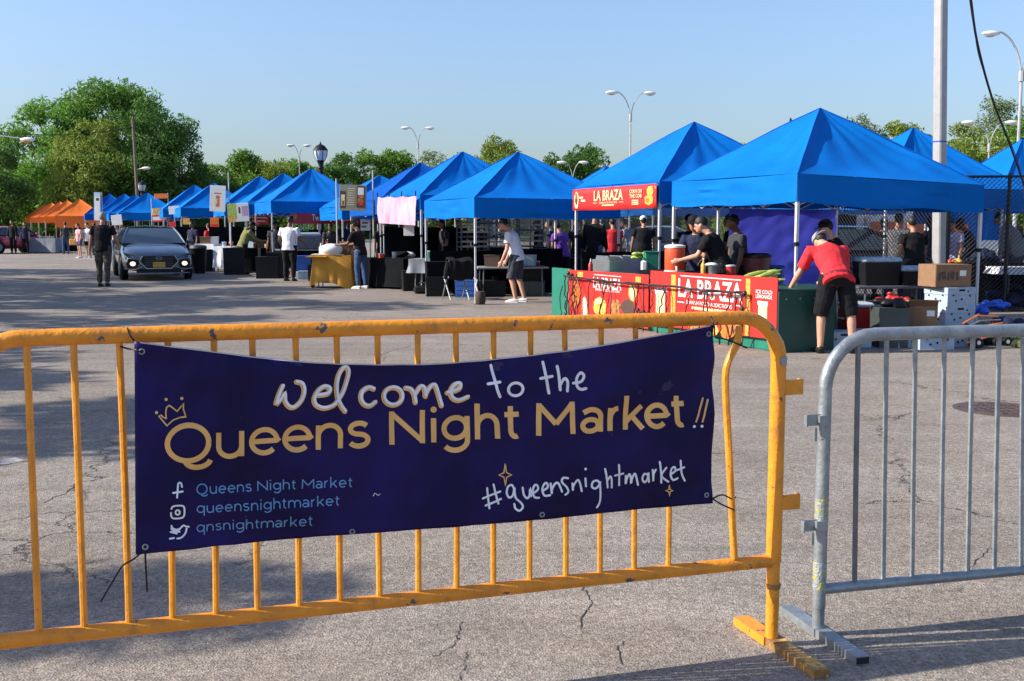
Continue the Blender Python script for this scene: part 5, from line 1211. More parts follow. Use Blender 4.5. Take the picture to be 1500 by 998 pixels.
def eave_signs():
    B = TENTS['B']
    def onB(name, label, cat, T_, lx0, ly0, z0, z1, wd, m, rzl):
        pass
    Mx = Matrix.Translation(B.location) @ Matrix.Rotation(B.rotation_euler[2], 4, 'Z')
    p = Mx @ Vector((-1.575, 1.5, 0)); th = B.rotation_euler[2]-math.pi/2
    t = thing('stall_sign', 'red sign with white lettering hung along the eave of the second nearest tent', 'sign', (p.x, p.y, 1.74), th)
    W_ = 3.02; H_ = .37
    build('vinyl_panel', MB().grid(30, 4, lambda u, v: Vector((u*W_, -.006*math.sin(u*13)*math.sin(v*3), v*H_-.015*math.sin(math.pi*u)*(1-v)))), M['red'], t, True).modifiers.new('thick', 'SOLIDIFY').thickness = .004
    y = -.010
    def E_(m, x, z, rx, rz_, k=0):
        rg = random.Random(int(x*100+k)); build('food_picture', MB().poly([(x+rx*math.cos(q*math.pi/8)*rg.uniform(.85, 1.1), y-.0006*k, z+rz_*math.sin(q*math.pi/8)*rg.uniform(.85, 1.1)) for q in range(16)]), M[m], t)
    text('LA BRAZA', M['cream'], t, 1.40, .235, 1.06, .175, y, .018); text('SPANISH FOOD ADDICTIONS', M['cream'], t, 1.40, .112, .66, .032, y, .006)
    for x in (.91, 1.88): build('cream_rule', MB().poly([(x-.07, y, .108), (x+.07, y, .108), (x+.07, y, .116), (x-.07, y, .116)]), M['cream'], t)
    build('cream_bar', MB().poly([(1.18, y, .058), (1.62, y, .058), (1.62, y, .078), (1.18, y, .078)]), M['cream'], t)
    text('CORN ON\nTHE COB', M['cream'], t, 2.36, .235, .40, .15, y, .012)
    for k in range(3): build('cream_bar', MB().poly([(2.24, y, .06+.03*k), (2.46, y, .06+.03*k), (2.46, y, .076+.03*k), (2.24, y, .076+.03*k)]), M['cream'], t)
    for k in range(2): build('cream_bar', MB().poly([(.30+.06*k, y, .20-.055*k), (.44+.09*k, y, .20-.055*k), (.44+.09*k, y, .235-.055*k), (.30+.06*k, y, .235-.055*k)]), M['cream'], t)
    E_('cream', .17, .18, .09, .16); E_('fooddark', .17, .20, .06, .11, 1); E_('foodbrown', .15, .26, .035, .06, 2)
    E_('foodyellow', 2.83, .26, .11, .09); E_('goldstrip', 2.80, .13, .15, .085, 1); E_('foodbrown', 2.76, .12, .06, .04, 2)
    for x in (.02, 1.5, 3.0): build('zip_tie', MB().tube([(x, -.01, H_-.03), (x, .02, H_+.03), (x, .05, H_-.02)], .006, 5), M['black'], t)
    # pink satin banner on tent D
    D = TENTS['D']; Mx = Matrix.Translation(D.location) @ Matrix.Rotation(D.rotation_euler[2], 4, 'Z'); p = Mx @ Vector((-1.60, 1.62, 0)); th = D.rotation_euler[2]-math.pi/2
    t = thing('satin_banner', 'pale pink satin banner pinned across the eave of a blue tent', 'banner', (p.x, p.y, 0), th)
    def pk(u, v):
        z = 2.17-.055*u-.035*abs(math.sin(u*math.pi*3))*(1-v)-.64*v; x = u*3.1+.03*v*math.sin((u-.5)*-math.pi)
        return Vector((x, .05*noise.noise(Vector((u*7+v*1.5, v*1.2, 1)))+.05*abs(((u*3+v*.55*(1 if int(u*3) % 2 else -1)) % 1)-.5)-.03, z))
    build('satin_sheet', MB().grid(60, 18, pk), M['pink'], t, True)
    for u in (0, .33, .66, 1): build('clip', MB().tube([(u*3.1, -.02, 2.16-.055*u), (u*3.1+.04, -.03, 2.24-.055*u), (u*3.1-.06, .0, 2.27-.055*u)], .014, 5), M['black'], t)
    o = build('price_card', MB().rbox((0, 0, 0), (.24, .012, .42), .003), M['white'], None); q = dp(599, 332, 25.0); o.location = q; tag(o, 'white and red card hanging under the pink banner', 'sign')
    o2 = build('red_header', MB().box((0, -.008, .13), (.235, .004, .14)), M['red'], o)
    # dark red banner under tent F
    Fm = TENTS['F']; th = Fm.rotation_euler[2]; Mx = Matrix.Translation(Fm.location) @ Matrix.Rotation(th, 4, 'Z'); p = Mx @ Vector((-.85, -1.50, 0))
    t = thing('cake_banner', 'dark red banner reading Twister Cake under the eave above the steel warmer', 'banner', (p.x, p.y, 0), th)
    build('vinyl_panel', MB().rbox((1.35, 0, 1.70), (2.9, .015, .34), .004), mat('dark_red_vinyl', (.38, .02, .035), .5), t); text('Twister Cake', M['white'], t, 1.02, 1.72, .95, .20, -.010, .004)
    build('cake_picture', MB().poly([(2.35+.22*math.cos(q*math.pi/7), -.0105, 1.69+.15*math.sin(q*math.pi/7)) for q in range(14)]), M['foodbrown'], t)
    build('cake_picture', MB().poly([(-.0+.10*math.cos(q*math.pi/7), -.0105, 1.75+.10*math.sin(q*math.pi/7)) for q in range(14)]), M['foodbrown'], t)
eave_signs()

def post_sign(label, px0, px1, py0, py1, Y, m, rz=0, poles=(), tilt=0, art=(), name='hanging_sign', group=None):
    a = dp(px0, py0, Y); b = dp(px1, py1, Y); cx = (a.x+b.x)/2; cz = (a.z+b.z)/2; W_ = b.x-a.x; H_ = a.z-b.z
    t = thing(name, label, 'sign', (cx, Y, cz), rz, group); Rm = Matrix.Rotation(rad(tilt), 3, 'Y')
    def tf(mb): mb.v = [tuple(Rm @ Vector(v)) for v in mb.v]; return mb
    build('board', tf(MB().rbox((0, 0, 0), (W_, .02, H_), .004)), M[m] if isinstance(m, str) else m, t)
    for k, (nm, mm, x0, x1, z0, z1) in enumerate(art):
        build(nm, tf(MB().poly([((x0-.5)*W_, -.0115-.0006*k, (z0-.5)*H_), ((x1-.5)*W_, -.0115-.0006*k, (z0-.5)*H_), ((x1-.5)*W_, -.0115-.0006*k, (z1-.5)*H_), ((x0-.5)*W_, -.0115-.0006*k, (z1-.5)*H_)])), M[mm], t)
    for (px, pyt, pyb) in poles:
        p = dp(px, pyt, Y+.05); q = dp(px, pyb, Y+.05); build('pole', MB().tube([(p.x-cx, .05, max(q.z, 0)-cz), (p.x-cx, .05, p.z-cz)], .022, 6), M['polegrey'], t, True)
    return t
oli = mat('olive_menu_print', (.28, .27, .19), .5, var=.15, scale=10)
post_sign('olive menu board with pictures of cups hung between two thin poles', 497, 537, 271, 309, 27.5, oli, 0, [(492.5, 262, 422), (546, 250, 424)], 1.5,
          [('dark_panel', 'fooddark', .02, .24, .10, .75), ('cup_picture', 'cream', .06, .20, .18, .62), ('cup_picture', 'foodbrown', .08, .18, .18, .38), ('dark_panel', 'fooddark', .64, .95, .12, .96), ('cup_picture', 'white', .68, .90, .62, .90), ('cup_picture', 'foodbrown', .68, .90, .30, .60), ('food_picture', 'red', .74, .88, .22, .36)]
          + [('text_line', 'cream', .30, .56, .22+.09*k, .245+.09*k) for k in range(8)], 'menu_board')
post_sign('tall white sign with an orange picture on a thin mast above the left stalls', 307, 331, 272, 310, 36, 'white', 0, [(334.5, 253, 392)], 3, [('picture', 'redorange', .38, .62, .18, .62), ('caption', 'foodbrown', .28, .72, .68, .72), ('picture', 'cream', .34, .48, .30, .5)])
post_sign('wide green and white food poster below the tall white sign', 333, 365, 298, 325, 35, 'white', 0, [(337, 298, 396)], -3, [('green_field', 'corn', .0, .42, .15, 1), ('food_picture', 'foodyellow', .0, .35, .0, .3), ('food_picture', 'pink', .68, .95, .3, .85), ('food_picture', 'fooddark', .52, .60, .45, .8)])
post_sign('small red poster left of the guard in the white shirt', 370, 394, 315, 329, 36.5, 'red', 0, [], 2, [('white_line', 'white', .1, .9, .65, .78), ('white_line', 'white', .15, .8, .3, .42)])
post_sign('yellow, red and white poster in a pole frame behind the car', 223, 244, 305, 325, 50, 'white', 0, [(221.5, 291, 330), (246, 283, 330)], -3, [('yellow_field', 'foodyellow', .05, .85, .5, 1), ('red_band', 'red', .0, 1, .38, .5), ('red_band', 'red', .0, 1, .0, .12)])
post_sign('faded orange pennant at the top of the pole frame behind the car', 226, 246, 284, 291, 50, 'redorange', 0, [], -2)
post_sign('white sign hanging from the blue eave right of the yellow and red poster', 247, 263, 302, 314, 47, 'white', 0, [], -4)
post_sign('tall narrow pale blue and white sign behind the man in black', 137, 148, 282, 323, 56, mat('pale_blue_print', (.45, .62, .78), .5), 0, [(149, 282, 378)], 2, [('white_field', 'white', .1, .9, .0, .85), ('caption', 'charcoal' if False else 'fooddark', .3, .8, .7, .8)])
post_sign('square white sign just right of the head of the man in black', 163, 179, 315, 330, 46, 'white', 0, [], -5)
post_sign('round yellow sign hanging in the stall right of the car', 268, 278, 320, 329, 44, 'foodyellow', 0, [])
post_sign('small red and orange poster in the stall behind the white tables', 308, 321, 319, 335, 39, 'redorange', 0, [], 0, [('red_band', 'red', .1, .9, .0, .4)])
post_sign('red poster beside the round yellow sign right of the car', 248, 257, 325, 340, 45, 'red', 0, [])
post_sign('white and grey flyer with chevrons right of the cake banner', 528, 542, 320, 338, 31, 'white', 0, [], 0, [('grey_stroke', 'galvdark', .2, .8, .55, .7), ('grey_stroke', 'galvdark', .1, .6, .25, .4)])

# ------------------------------------------------------------------ generic props
def skirt(mb, w_, d_, h, drop, seed, wav=.03, segs=64, flare=.06, uneven=.0):
    rg = random.Random(seed); per = []; hw, hd = w_/2, d_/2
    for i in range(segs):
        u = 4*i/segs; s = int(u); f = u-s; c = [(-hw, -hd), (hw, -hd), (hw, hd), (-hw, hd)]; a = c[s]; b = c[(s+1) % 4]; per.append((a[0]+(b[0]-a[0])*f, a[1]+(b[1]-a[1])*f))
    rows = 7; o = len(mb.v)
    for r in range(rows+1):
        v = r/rows
        for i, (x, y) in enumerate(per):
            n = Vector((x/hw if abs(x) >= hw-.001 else 0, y/hd if abs(y) >= hd-.001 else 0)); n = n.normalized() if n.length else n
            wv = wav*v*math.sin(i*1.37+seed+math.sin(i*.7)*1.5)+flare*v*v; dz = drop*(1+uneven*math.sin(i*.31+seed)*.3)
            mb.v.append((x+n.x*wv, y+n.y*wv, h-dz*v))
    mb.f += [(o+r*segs+i, o+(r+1)*segs+i, o+(r+1)*segs+(i+1) % segs, o+r*segs+(i+1) % segs) for r in range(rows) for i in range(segs)]
    mb.f.append(tuple(o+i for i in range(segs)))
def table(label, pos, rz, w_, d_, h, clothm=None, drop=.7, seed=1, top='tabletop', uneven=0, group='stall tables'):
    t = thing('folding_table', label, 'table', (pos[0], pos[1], 0), rz, group)
    build('table_top', MB().rbox((0, 0, h-.02), (w_, d_, .04), .01), M[top], t)
    for sx in (-1, 1):
        for sy in (-1, 1): build('leg', MB().tube([(sx*(w_/2-.12), sy*(d_/2-.06), 0), (sx*(w_/2-.14), sy*(d_/2-.08), h-.04)], .014, 6), M['galvdark'], t, True)
    build('crossbar', MB().tube([(-w_/2+.13, 0, h*.3), (w_/2-.13, 0, h*.3)], .010, 6), M['galvdark'], t)
    if clothm:
        c = bpy.data.objects.new('x', None); bpy.data.objects.remove(c)
        mb = MB(); skirt(mb, w_+.02, d_+.02, h+.012, drop, seed, uneven=uneven); o = build('tablecloth', mb, clothm, None, True); o.location = (pos[0], pos[1], 0); o.rotation_euler = (0, 0, rz)
        lw = (clothm.name.split('.')[0].replace('_', ' ')+' over '+label).split(); tag(o, ' '.join(lw[:16]), 'tablecloth')
    return t
def gx(px, Y): return ((px-750)/F*Y, Y)
def clutter():  # dark crates and bags added to darken the stall interiors
    '''dark equipment under and behind the stalls; every piece is a thing of its own'''
    def crate(lab, px, Y, z, rz, s, m, name='crate', slats=True):
        t = thing(name, lab, name.replace('_', ' '), (*gx(px, Y), z), rz); w_, d_, h = s
        build('crate_body', MB().box((0, 0, h/2), (w_, d_, h), taper=1.04), M[m] if isinstance(m, str) else m, t); build('rim', MB().rbox((0, 0, h), (w_*1.07, d_*1.07, .025), .006), M[m] if isinstance(m, str) else m, t)
        if slats:
            for k in range(3): build('rib', MB().box((0, -d_*.51-.004, h*(.2+.27*k)), (w_*.92, .010, .02)), M[m] if isinstance(m, str) else m, t)
        return t
    def bag(lab, px, Y, z, r, m, seed):
        r_ = random.Random(seed); mb = MB(); mb.rbox((0, 0, r*.62), (r*2.2, r*1.2, r*1.15), r*.35, r_.uniform(-.4, .4)); mb.rbox((r*.3, -r*.2, r*.45), (r*1.3, r*1.2, r*.7), r*.25, r_.uniform(-.6, .6))
        mb.tube([(-r*.6, 0, r*1.0), (-r*.3, 0, r*1.5), (r*.3, 0, r*1.5), (r*.6, 0, r*1.0)], r*.09, 6)
        o = build('bag', mb, M[m] if isinstance(m, str) else m, None, True); o.location = (*gx(px, Y), z); mod_fuse(o, .02, 2); tag(o, lab, 'bag')
    for a in (('black crate under the grey table left of the man in white', 722, 22.9, 0, .1, (.5, .4, .32), 'black'), ('grey crate under the grey table right of the man in white', 779, 23.0, 0, -.1, (.5, .4, .30), 'greyplastic'),
              ('dark crate stacked on the grey one right of the man in white', 780, 23.1, .31, 0, (.45, .38, .24), 'black'), ('dark green crate behind the legs of the man in white', 742, 23.6, 0, .2, (.6, .4, .36), 'dkgreen'),
              ('black crate at the left foot of the folding chair', 640, 22.9, 0, .1, (.45, .4, .40), 'black'), ('upper black crate left of the folding chair', 639, 22.95, .41, .2, (.42, .36, .30), 'blackcloth'),
              ('dark blue crate right of the folding chair', 684, 22.6, 0, -.15, (.42, .36, .34), 'blueplastic'), ('black crate behind the pole under the pink banner', 606, 24.8, 0, .2, (.5, .4, .45), 'black'),
              ('brown carton on the ground beside the legs of the person in jeans', 538, 27.4, 0, .1, (.4, .35, .3), 'card'), ('grey crate behind the person in jeans', 546, 28.0, 0, .0, (.5, .4, .5), 'greyplastic'),
              ('blue bin under the steel-topped table of the cake stall', 446, 31.0, 0, .1, (.4, .4, .62), 'blueplastic'), ('black crate right of the blue bin in the cake stall', 459, 31.2, 0, .2, (.5, .4, .5), 'black'),
              ('white carton on the ground under the cake stall table', 437, 30.6, 0, .1, (.35, .3, .18), 'white'), ('pale tub on the ground behind the yellow table', 449, 30.2, 0, .1, (.4, .3, .22), 'clearblue'),
              ('black crate behind the yellow table', 470, 29.5, 0, 0, (.6, .4, .42), 'black'), ('dark crate right of the black one behind the yellow table', 492, 29.8, 0, .1, (.5, .4, .48), 'greyplastic'),
              ('black crate behind the guard', 408, 31.0, 0, .2, (.6, .5, .72), 'black'), ('dark crate left of the legs of the guard', 393, 30.8, 0, .1, (.6, .5, .6), 'black'),
              ('black crate under the awning right of the car', 300, 35.5, 0, .1, (.6, .5, .7), 'black'), ('dark crate behind the long white cloth', 345, 33.2, 0, .1, (.6, .5, .8), 'black'),
              ('black crate on the dark table left of the red sign pole', 795, 25.1, .72, .1, (.42, .3, .26), 'black'), ('dark green crate under the red eave sign, behind the steam table', 880, 21.5, 0, .1, (.7, .5, .8), 'dkgreen'),
              ('black crate right of the dark green one under the red eave sign', 905, 21.2, 0, .1, (.7, .5, .75), 'black'), ('grey crate farthest right under the red eave sign', 935, 20.8, 0, .1, (.7, .5, .82), 'greyplastic')):
        crate(*a)
    for a in (('black bag behind the folding chair', 676, 23.2, 0, .22, 'black', 2), ('grey bag under the grey table', 760, 23.3, 0, .18, 'greyplastic', 3),
              ('black bag behind the yellow table leg', 476, 28.4, 0, .22, 'black', 4), ('red bag on the ground under the cake stall table', 434, 31.4, 0, .15, 'redcooler', 5), ('navy bag beside the person in jeans', 543, 26.2, 0, .20, K['navy'], 6)):
        bag(*a)
    # small goods lying about on the stall tables
    rg = random.Random(12); cols = [('white', 'white'), ('pale blue', 'clearblue'), ('brown', 'card'), ('red', 'redcooler'), ('green', 'green'), ('steel', 'stainless'), ('yellow', 'goldstrip'), ('orange', 'orangecooler')]
    for px, Y, z, where in ((728, 22.8, .62, 'at the left of the grey table'), (738, 22.75, .62, 'behind the left basket on the grey table'), (768, 22.95, .62, 'right of the man in white'), (786, 23.05, .62, 'at the right end of the grey table'),
            (560, 25.9, .70, 'at the left of the black-cloth table'), (578, 25.8, .70, 'in the middle of the black-cloth table'), (440, 31.9, .80, 'at the left of the steel-topped table'), (470, 32.2, .80, 'right of the food warmer'),
            (481, 32.4, .80, 'at the right end of the steel-topped table'), (392, 34.1, .79, 'on the guard stall table'), (403, 34.2, .79, 'right on the guard stall table'), (374, 34.8, .77, 'in the middle of the black cloth by the olive hooded person'),
            (330, 35.5, .81, 'at the left of the long white cloth'), (340, 35.6, .81, 'at the right of the long white cloth'), (808, 24.9, .73, 'on the dark table by the red sign pole'), (630, 23.8, .76, 'at the left of the grey cloth table'), (640, 23.9, .76, 'at the right of the grey cloth table'),
            (62, 59.8, .82, 'on the left of the grey cloth by the orange tents'), (76, 60.1, .82, 'on the right of the grey cloth by the orange tents'), (1030, 14.95, .80, 'at the left of the grill'), (1070, 14.75, .80, 'right of the ribbed pot on the grill')):
        cn, cm = cols[rg.randrange(len(cols))]; kind = rg.choice(('bottle', 'tub', 'jar')); h = rg.uniform(.14, .26) if kind == 'bottle' else rg.uniform(.09, .15); r = .035 if kind == 'bottle' else rg.uniform(.05, .08)
        t = thing(kind, cn+' '+kind+' standing '+where, kind, (*gx(px, Y), z))
        if kind == 'bottle': build('bottle_body', MB().lathe((0, 0, 0), [(r*.95, 0), (r, .01), (r, h*.65), (r*.35, h*.85), (r*.35, h)], 10), M[cm], t, True); build('cap', MB().lathe((0, 0, h), [(r*.42, 0), (r*.42, .02)], 8), M['white'], t)
        else: build('container', MB().lathe((0, 0, 0), [(r*.85, 0), (r, .01), (r*1.05, h)], 12), M[cm], t, True); build('lid', MB().lathe((0, 0, h), [(r*1.12, 0), (r*1.12, .015), (r*.5, .022)], 12), M['coolerlid'], t, True)
    # dark awning walls at the sides of the middle stalls
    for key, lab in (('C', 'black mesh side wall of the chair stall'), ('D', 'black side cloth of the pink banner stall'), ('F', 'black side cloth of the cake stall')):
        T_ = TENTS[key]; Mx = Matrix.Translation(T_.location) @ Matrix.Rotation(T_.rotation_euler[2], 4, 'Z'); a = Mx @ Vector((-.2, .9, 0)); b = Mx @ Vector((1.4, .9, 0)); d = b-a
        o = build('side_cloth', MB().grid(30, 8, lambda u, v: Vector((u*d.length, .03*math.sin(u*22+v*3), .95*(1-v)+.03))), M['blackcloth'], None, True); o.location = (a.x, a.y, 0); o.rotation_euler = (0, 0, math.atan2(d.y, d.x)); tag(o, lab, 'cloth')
    # more people in the stalls
    for lab, px, Y, f, h, kw in (('vendor in black behind the tray racks of the chair stall', 700, 26.3, 170, 1.66, dict(shirt='black', pants='black', cap='black')), ('vendor in grey bending under the cake banner', 485, 33.0, 190, 1.62, dict(shirt='charcoal', pants='black', lean=18)),
            ('vendor in black behind the black-cloth table of the pink banner', 562, 27.4, 200, 1.66, dict(shirt='black', pants='black')), ('person in black walking behind the racks near the left red sign pole', 789, 27.5, 100, 1.70, dict(shirt='black', pants='charcoal')),
            ('vendor in charcoal and a cap behind the guard', 405, 33.0, 180, 1.64, dict(shirt='charcoal', pants='black', cap='black')), ('person with arms folded in the stall right of the car', 285, 38.5, 150, 1.66, dict(shirt='navy', pants='black')),
            ('cook in black at the back of the red-sign stall', 1010, 19.2, 150, 1.68, dict(shirt='black', pants='black', cap='black')), ('person in black crossing behind the fence left of the purple tarp', 1070, 19.6, 60, 1.70, dict(shirt='black', pants='black', vox=.018)),
            ('person in pale grey behind the fence right of the tubs', 1362, 22.5, 30, 1.68, dict(shirt='grey', pants='jeans')), ('person in dark blue bending behind the fence near the post', 1424, 21.8, 80, 1.70, dict(shirt='navy', pants='black', lean=20))):
        kw.setdefault('skin', 'brown'); kw.setdefault('vox', .022)
        person(lab, gx(px, Y), f, h, group='stall keepers', **kw)
clutter()

def things():
    # left row of stalls
    table('table with a yellow cloth in front of the cake stall', gx(490, 26.2), 0, .90, .70, .76, M['yellowcloth'], .70, 3, uneven=.4)
    o = build('table_leaf', MB().rbox((0, 0, 0), (.5, .6, .03), .01), M['yellowcloth'], None); o.location = dp(466, 376, 26.0); tag(o, 'yellow-covered board sticking out at the left of the yellow table', 'board')
    q = gx(486, 26.0); mb = MB(); mb.ell((0, 0, .13), (.28, .2, .15), 12, 8); o = build('wrapped_parcel', mb, M['white'], None, True); o.location = (*q, .77); tag(o, 'white wrapped parcel on the yellow table', 'parcel')
    o = build('tray', MB().rbox((0, 0, .01), (.75, .45, .02), .005), M['white'], None); o.location = (gx(482, 26.1)[0], 26.1, .78); tag(o, 'white tray under the parcel on the yellow table', 'tray')
    t = thing('paper_bag', 'brown striped paper bag at the right end of the yellow table', 'bag', (*gx(508, 26.2), .775)); build('bag_body', MB().box((0, 0, .16), (.34, .22, .32), taper=.92), M['card'], t)
    for x in (-.09, 0, .09): build('stripe', MB().box((x, -.111, .16), (.02, .004, .30)), M['fooddark'], t)
    o = build('bottle', MB().lathe((0, 0, 0), [(.04, 0), (.045, .02), (.045, .17), (.015, .22), (.015, .28)], 10), M['white'], None, True); o.location = (*gx(471, 26.1), .78); tag(o, 'small white bottle at the left end of the yellow table', 'bottle')
    table('table with a white cloth printed with a red figure, right of the car', gx(307, 36.6), rad(-12), .66, .6, .86, M['whitecloth'], .80, 5)
    a = gx(306, 36.27); o = build('red_print', MB().poly([(-.10, 0, .3), (.06, 0, .28), (.12, 0, .45), (.02, 0, .66), (-.09, 0, .55)]), mat('faded_red_print', (.62, .18, .2), .7), None); o.location = (a[0], a[1]+.02, 0); o.rotation_euler = (0, 0, rad(-12)); tag(o, 'faded red figure printed on the white cloth right of the car', 'print')
    table('table with a long white cloth beside the olive hooded person', gx(335, 35.6), rad(-12), .66, .7, .80, M['whitecloth'], .68, 6)
    table('table with black cloth behind the olive hooded person', gx(378, 34.9), rad(10), 1.1, .8, .76, M['blackcloth'], .72, 7)
    table('long black-cloth table under the guard stall', gx(398, 34.2), rad(20), .7, .7, .78, M['blackcloth'], .74, 8)
    table('steel-topped table under the cake banner', gx(462, 32.0), ROW, 2.2, .75, .80, None, top='stainless')
    table('table with black cloth under the pink banner', gx(572, 26.0), rad(-35), 1.5, .8, .70, M['blackcloth'], .66, 9)
    table('grey table in the stall of the man in white', gx(748, 22.9), rad(10), 1.5, .7, .62)
    table('dark table with a cloth at the left of the chair stall', gx(633, 23.9), rad(-10), .85, .7, .74, M['greycloth'], .3, 11)
    table('long dark table behind the stall pole left of the red sign', gx(800, 25.0), rad(10), 1.6, .7, .72, M['blackcloth'], .65, 12)
    table('tan-cloth table by the orange tents', gx(49, 66), rad(20), 1.4, .8, .80, M['tancloth'], .76, 13)
    table('grey-cloth table by the orange tents', gx(70, 60), rad(-10), 1.6, .8, .80, M['greycloth'], .76, 14)
    table('navy-cloth table behind the women by the orange tents', gx(92, 62), rad(5), 1.6, .8, .80, M['blackcloth'], .76, 15)
    table('white table left of the car', gx(174, 50), rad(5), .8, .6, .8, M['whitecloth'], .7, 16)
    t = thing('food_warmer', 'boxy grey steel food warmer under the cake banner', 'warmer', (*gx(452, 31.8), .80), ROW); build('cabinet', MB().rbox((0, 0, .18), (.75, .5, .36), .02), M['galvdark'], t); build('hood', MB().rbox((.0, 0, .42), (.7, .45, .12), .04), M['coolerlid'], t)
    t = thing('trash_bin', 'black bin with a green cup on its lid right of the car', 'bin', gx(292, 34)+(0,)); build('bin_body', MB().lathe((0, 0, 0), [(.20, 0), (.25, .75), (.27, .78)], 14), M['black'], t, True); build('bin_lid', MB().lathe((0, 0, 0), [(.27, .78), (.25, .86), (.08, .90)], 14), M['greyplastic'], t, True)
    # props on the left tables
    rg = random.Random(5)
    for k, (px, Y, z, col, nm) in enumerate(((303, 36.5, .88, 'card', 'brown box on the white table right of the car'), (309, 36.6, .88, 'clearblue', 'clear plastic dispenser on the white table right of the car'), (314, 36.6, .88, 'white', 'white tub at the right end of the white table right of the car'), (369, 34.9, .78, 'clearblue', 'plastic tub on the black table by the olive hooded person'), (386, 34.9, .78, 'card', 'brown carton on the black table behind the olive hooded person'), (600, 26.4, .71, 'white', 'crumpled white cloth on the black table under the pink banner'), (590, 26.3, .71, 'blackcloth', 'dark bundle on the black table under the pink banner'), (775, 22.9, .63, 'clearblue', 'plastic tub on the grey table behind the man in white'), (722, 22.8, .63, 'fooddark', 'dark basket on the grey table left of the man in white'), (790, 24.9, .73, 'galvdark', 'grey box on the dark table left of the red sign'), (816, 24.9, .73, 'blackcloth', 'black bundle on the dark table left of the red sign'))):
        t = thing('stall_goods', nm, 'goods', (*gx(px, Y), z), rg.uniform(-.4, .4)); w_ = rg.uniform(.24, .36)
        if 'cloth' in nm or 'bundle' in nm:
            mb = MB()
            for j in range(5): mb.ell((rg.uniform(-.12, .12), rg.uniform(-.08, .08), .05+rg.uniform(0, .05)), (.12, .10, .06), 9, 6)
            o = build('folded_cloth', mb, M[col], t, True); mod_fuse(o, .02, 3)
        else: build('container', MB().box((0, 0, .11), (w_, .22, .22), taper=1.06), M[col], t); build('rim', MB().rbox((0, 0, .225), (w_*1.1, .25, .02), .004), M['coolerlid'] if col == 'clearblue' else M[col], t)
    # speed racks: posts and separate trays
    def rack(label, pos, rz, w_, d_, h, n, m='galvdark', z0=.25):
        t = thing('tray_rack', label, 'rack', (pos[0], pos[1], 0), rz, 'tray racks')
        for sx in (-1, 1):
            for sy in (-1, 1): build('post', MB().box((sx*w_/2, sy*d_/2, h/2+.05), (.03, .03, h-.1)), M[m], t)
        for k in range(n):
            z = z0+(h-z0-.08)*k/(n-1); tr = build('tray', MB().box((0, 0, z), (w_-.035, d_-.02, .016)).box((0, -d_/2+.012, z+.018), (w_-.035, .012, .03)), M['stainless' if k % 3 else 'galvdark'], t)
        for sx in (-1, 1):
            for sy in (-1, 1): build('castor', MB().ell((sx*w_/2, sy*d_/2, .05), (.03, .05, .05), 8, 6), M['black'], t, True)
        return t
    rack('tray rack with pale frame under the pink banner', gx(578, 28.0), rad(15), .5, .5, 1.45, 9, 'alu', .5)
    rack('dark tray rack right of the pale-framed one under the pink banner', gx(600, 28.6), rad(10), .62, .55, 1.42, 12)
    rack('tall tray rack behind the folding chair', gx(693, 24.5), rad(12), .62, .6, 1.72, 14)
    rack('wide tray rack left of the man in white', gx(722, 25.2), rad(8), .70, .6, 1.70, 14)
    rack('tray rack right of the man in white', gx(776, 25.6), rad(5), .55, .55, 1.68, 12)
    # folding chair
    q = gx(668, 21.9); t = thing('folding_chair', 'grey metal folding chair with a coat over its back in front of the dark table', 'chair', (*q, 0), rad(200))
    for sx in (-.21, .21):
        build('leg', MB().tube([(sx, -.26, 0), (sx, .05, .42), (sx, .24, .80)], .013, 6), M['galv'], t, True); build('leg', MB().tube([(sx*.92, .28, 0), (sx*.92, -.20, .44)], .013, 6), M['galv'], t, True)
    build('seat', MB().rbox((0, -.02, .44), (.42, .40, .03), .01), M['galv'], t); build('backrest', MB().rbox((0, .22, .70), (.42, .03, .20), .008), M['galv'], t)
    mb = MB(); mb.grid(14, 16, lambda u, v: Vector(((u-.5)*(.46+.10*v), .24+(.05 if v < .5 else -.03)+.025*math.sin(u*17+v*3)+(.10*math.sin(math.pi*min(1, v*1.0)) if v < .5 else 0), .82-.42*abs(v-.5)*2*(1 if v < .5 else .7)+.015*math.sin(u*9)))); mb.tube([(-.25, .30, .76), (-.30, .31, .60), (-.27, .30, .44)], [.05, .055, .04], 8); mb.tube([(.25, .30, .76), (.29, .31, .58), (.31, .30, .42)], [.05, .055, .04], 8); o = build('coat', mb, K['black'], None, True); o.modifiers.new('thick', 'SOLIDIFY').thickness = .02; o.location = (*q, 0); o.rotation_euler = (0, 0, rad(200)); tag(o, 'black coat draped over the back of the folding chair', 'coat')
    # weight bag on tent C's front pole + ropes
    C = TENTS['C']; Mx = Matrix.Translation(C.location) @ Matrix.Rotation(C.rotation_euler[2], 4, 'Z'); p = Mx @ Vector((-1.50, -1.50, 0))
    t = thing('weight_bag', 'brown cylindrical weight strapped to the foot of the front tent pole', 'weight', (p.x+.09, p.y-.05, 0), .3); build('bag_body', MB().lathe((0, 0, 0), [(.085, .01), (.10, .04), (.105, .20), (.09, .24), (.05, .25)], 12), M['hub'], t, True)
    build('strap', MB().tube([(-.05, 0, .24), (-.08, .02, .36), (-.06, 0, .46), (-.12, .03, .50)], .016, 6), M['white'], t, True); build('strap', MB().tube([(.03, 0, .24), (-.02, -.02, .38), (-.07, 0, .52), (-.02, 0, .58)], .012, 6), M['black'], t, True)
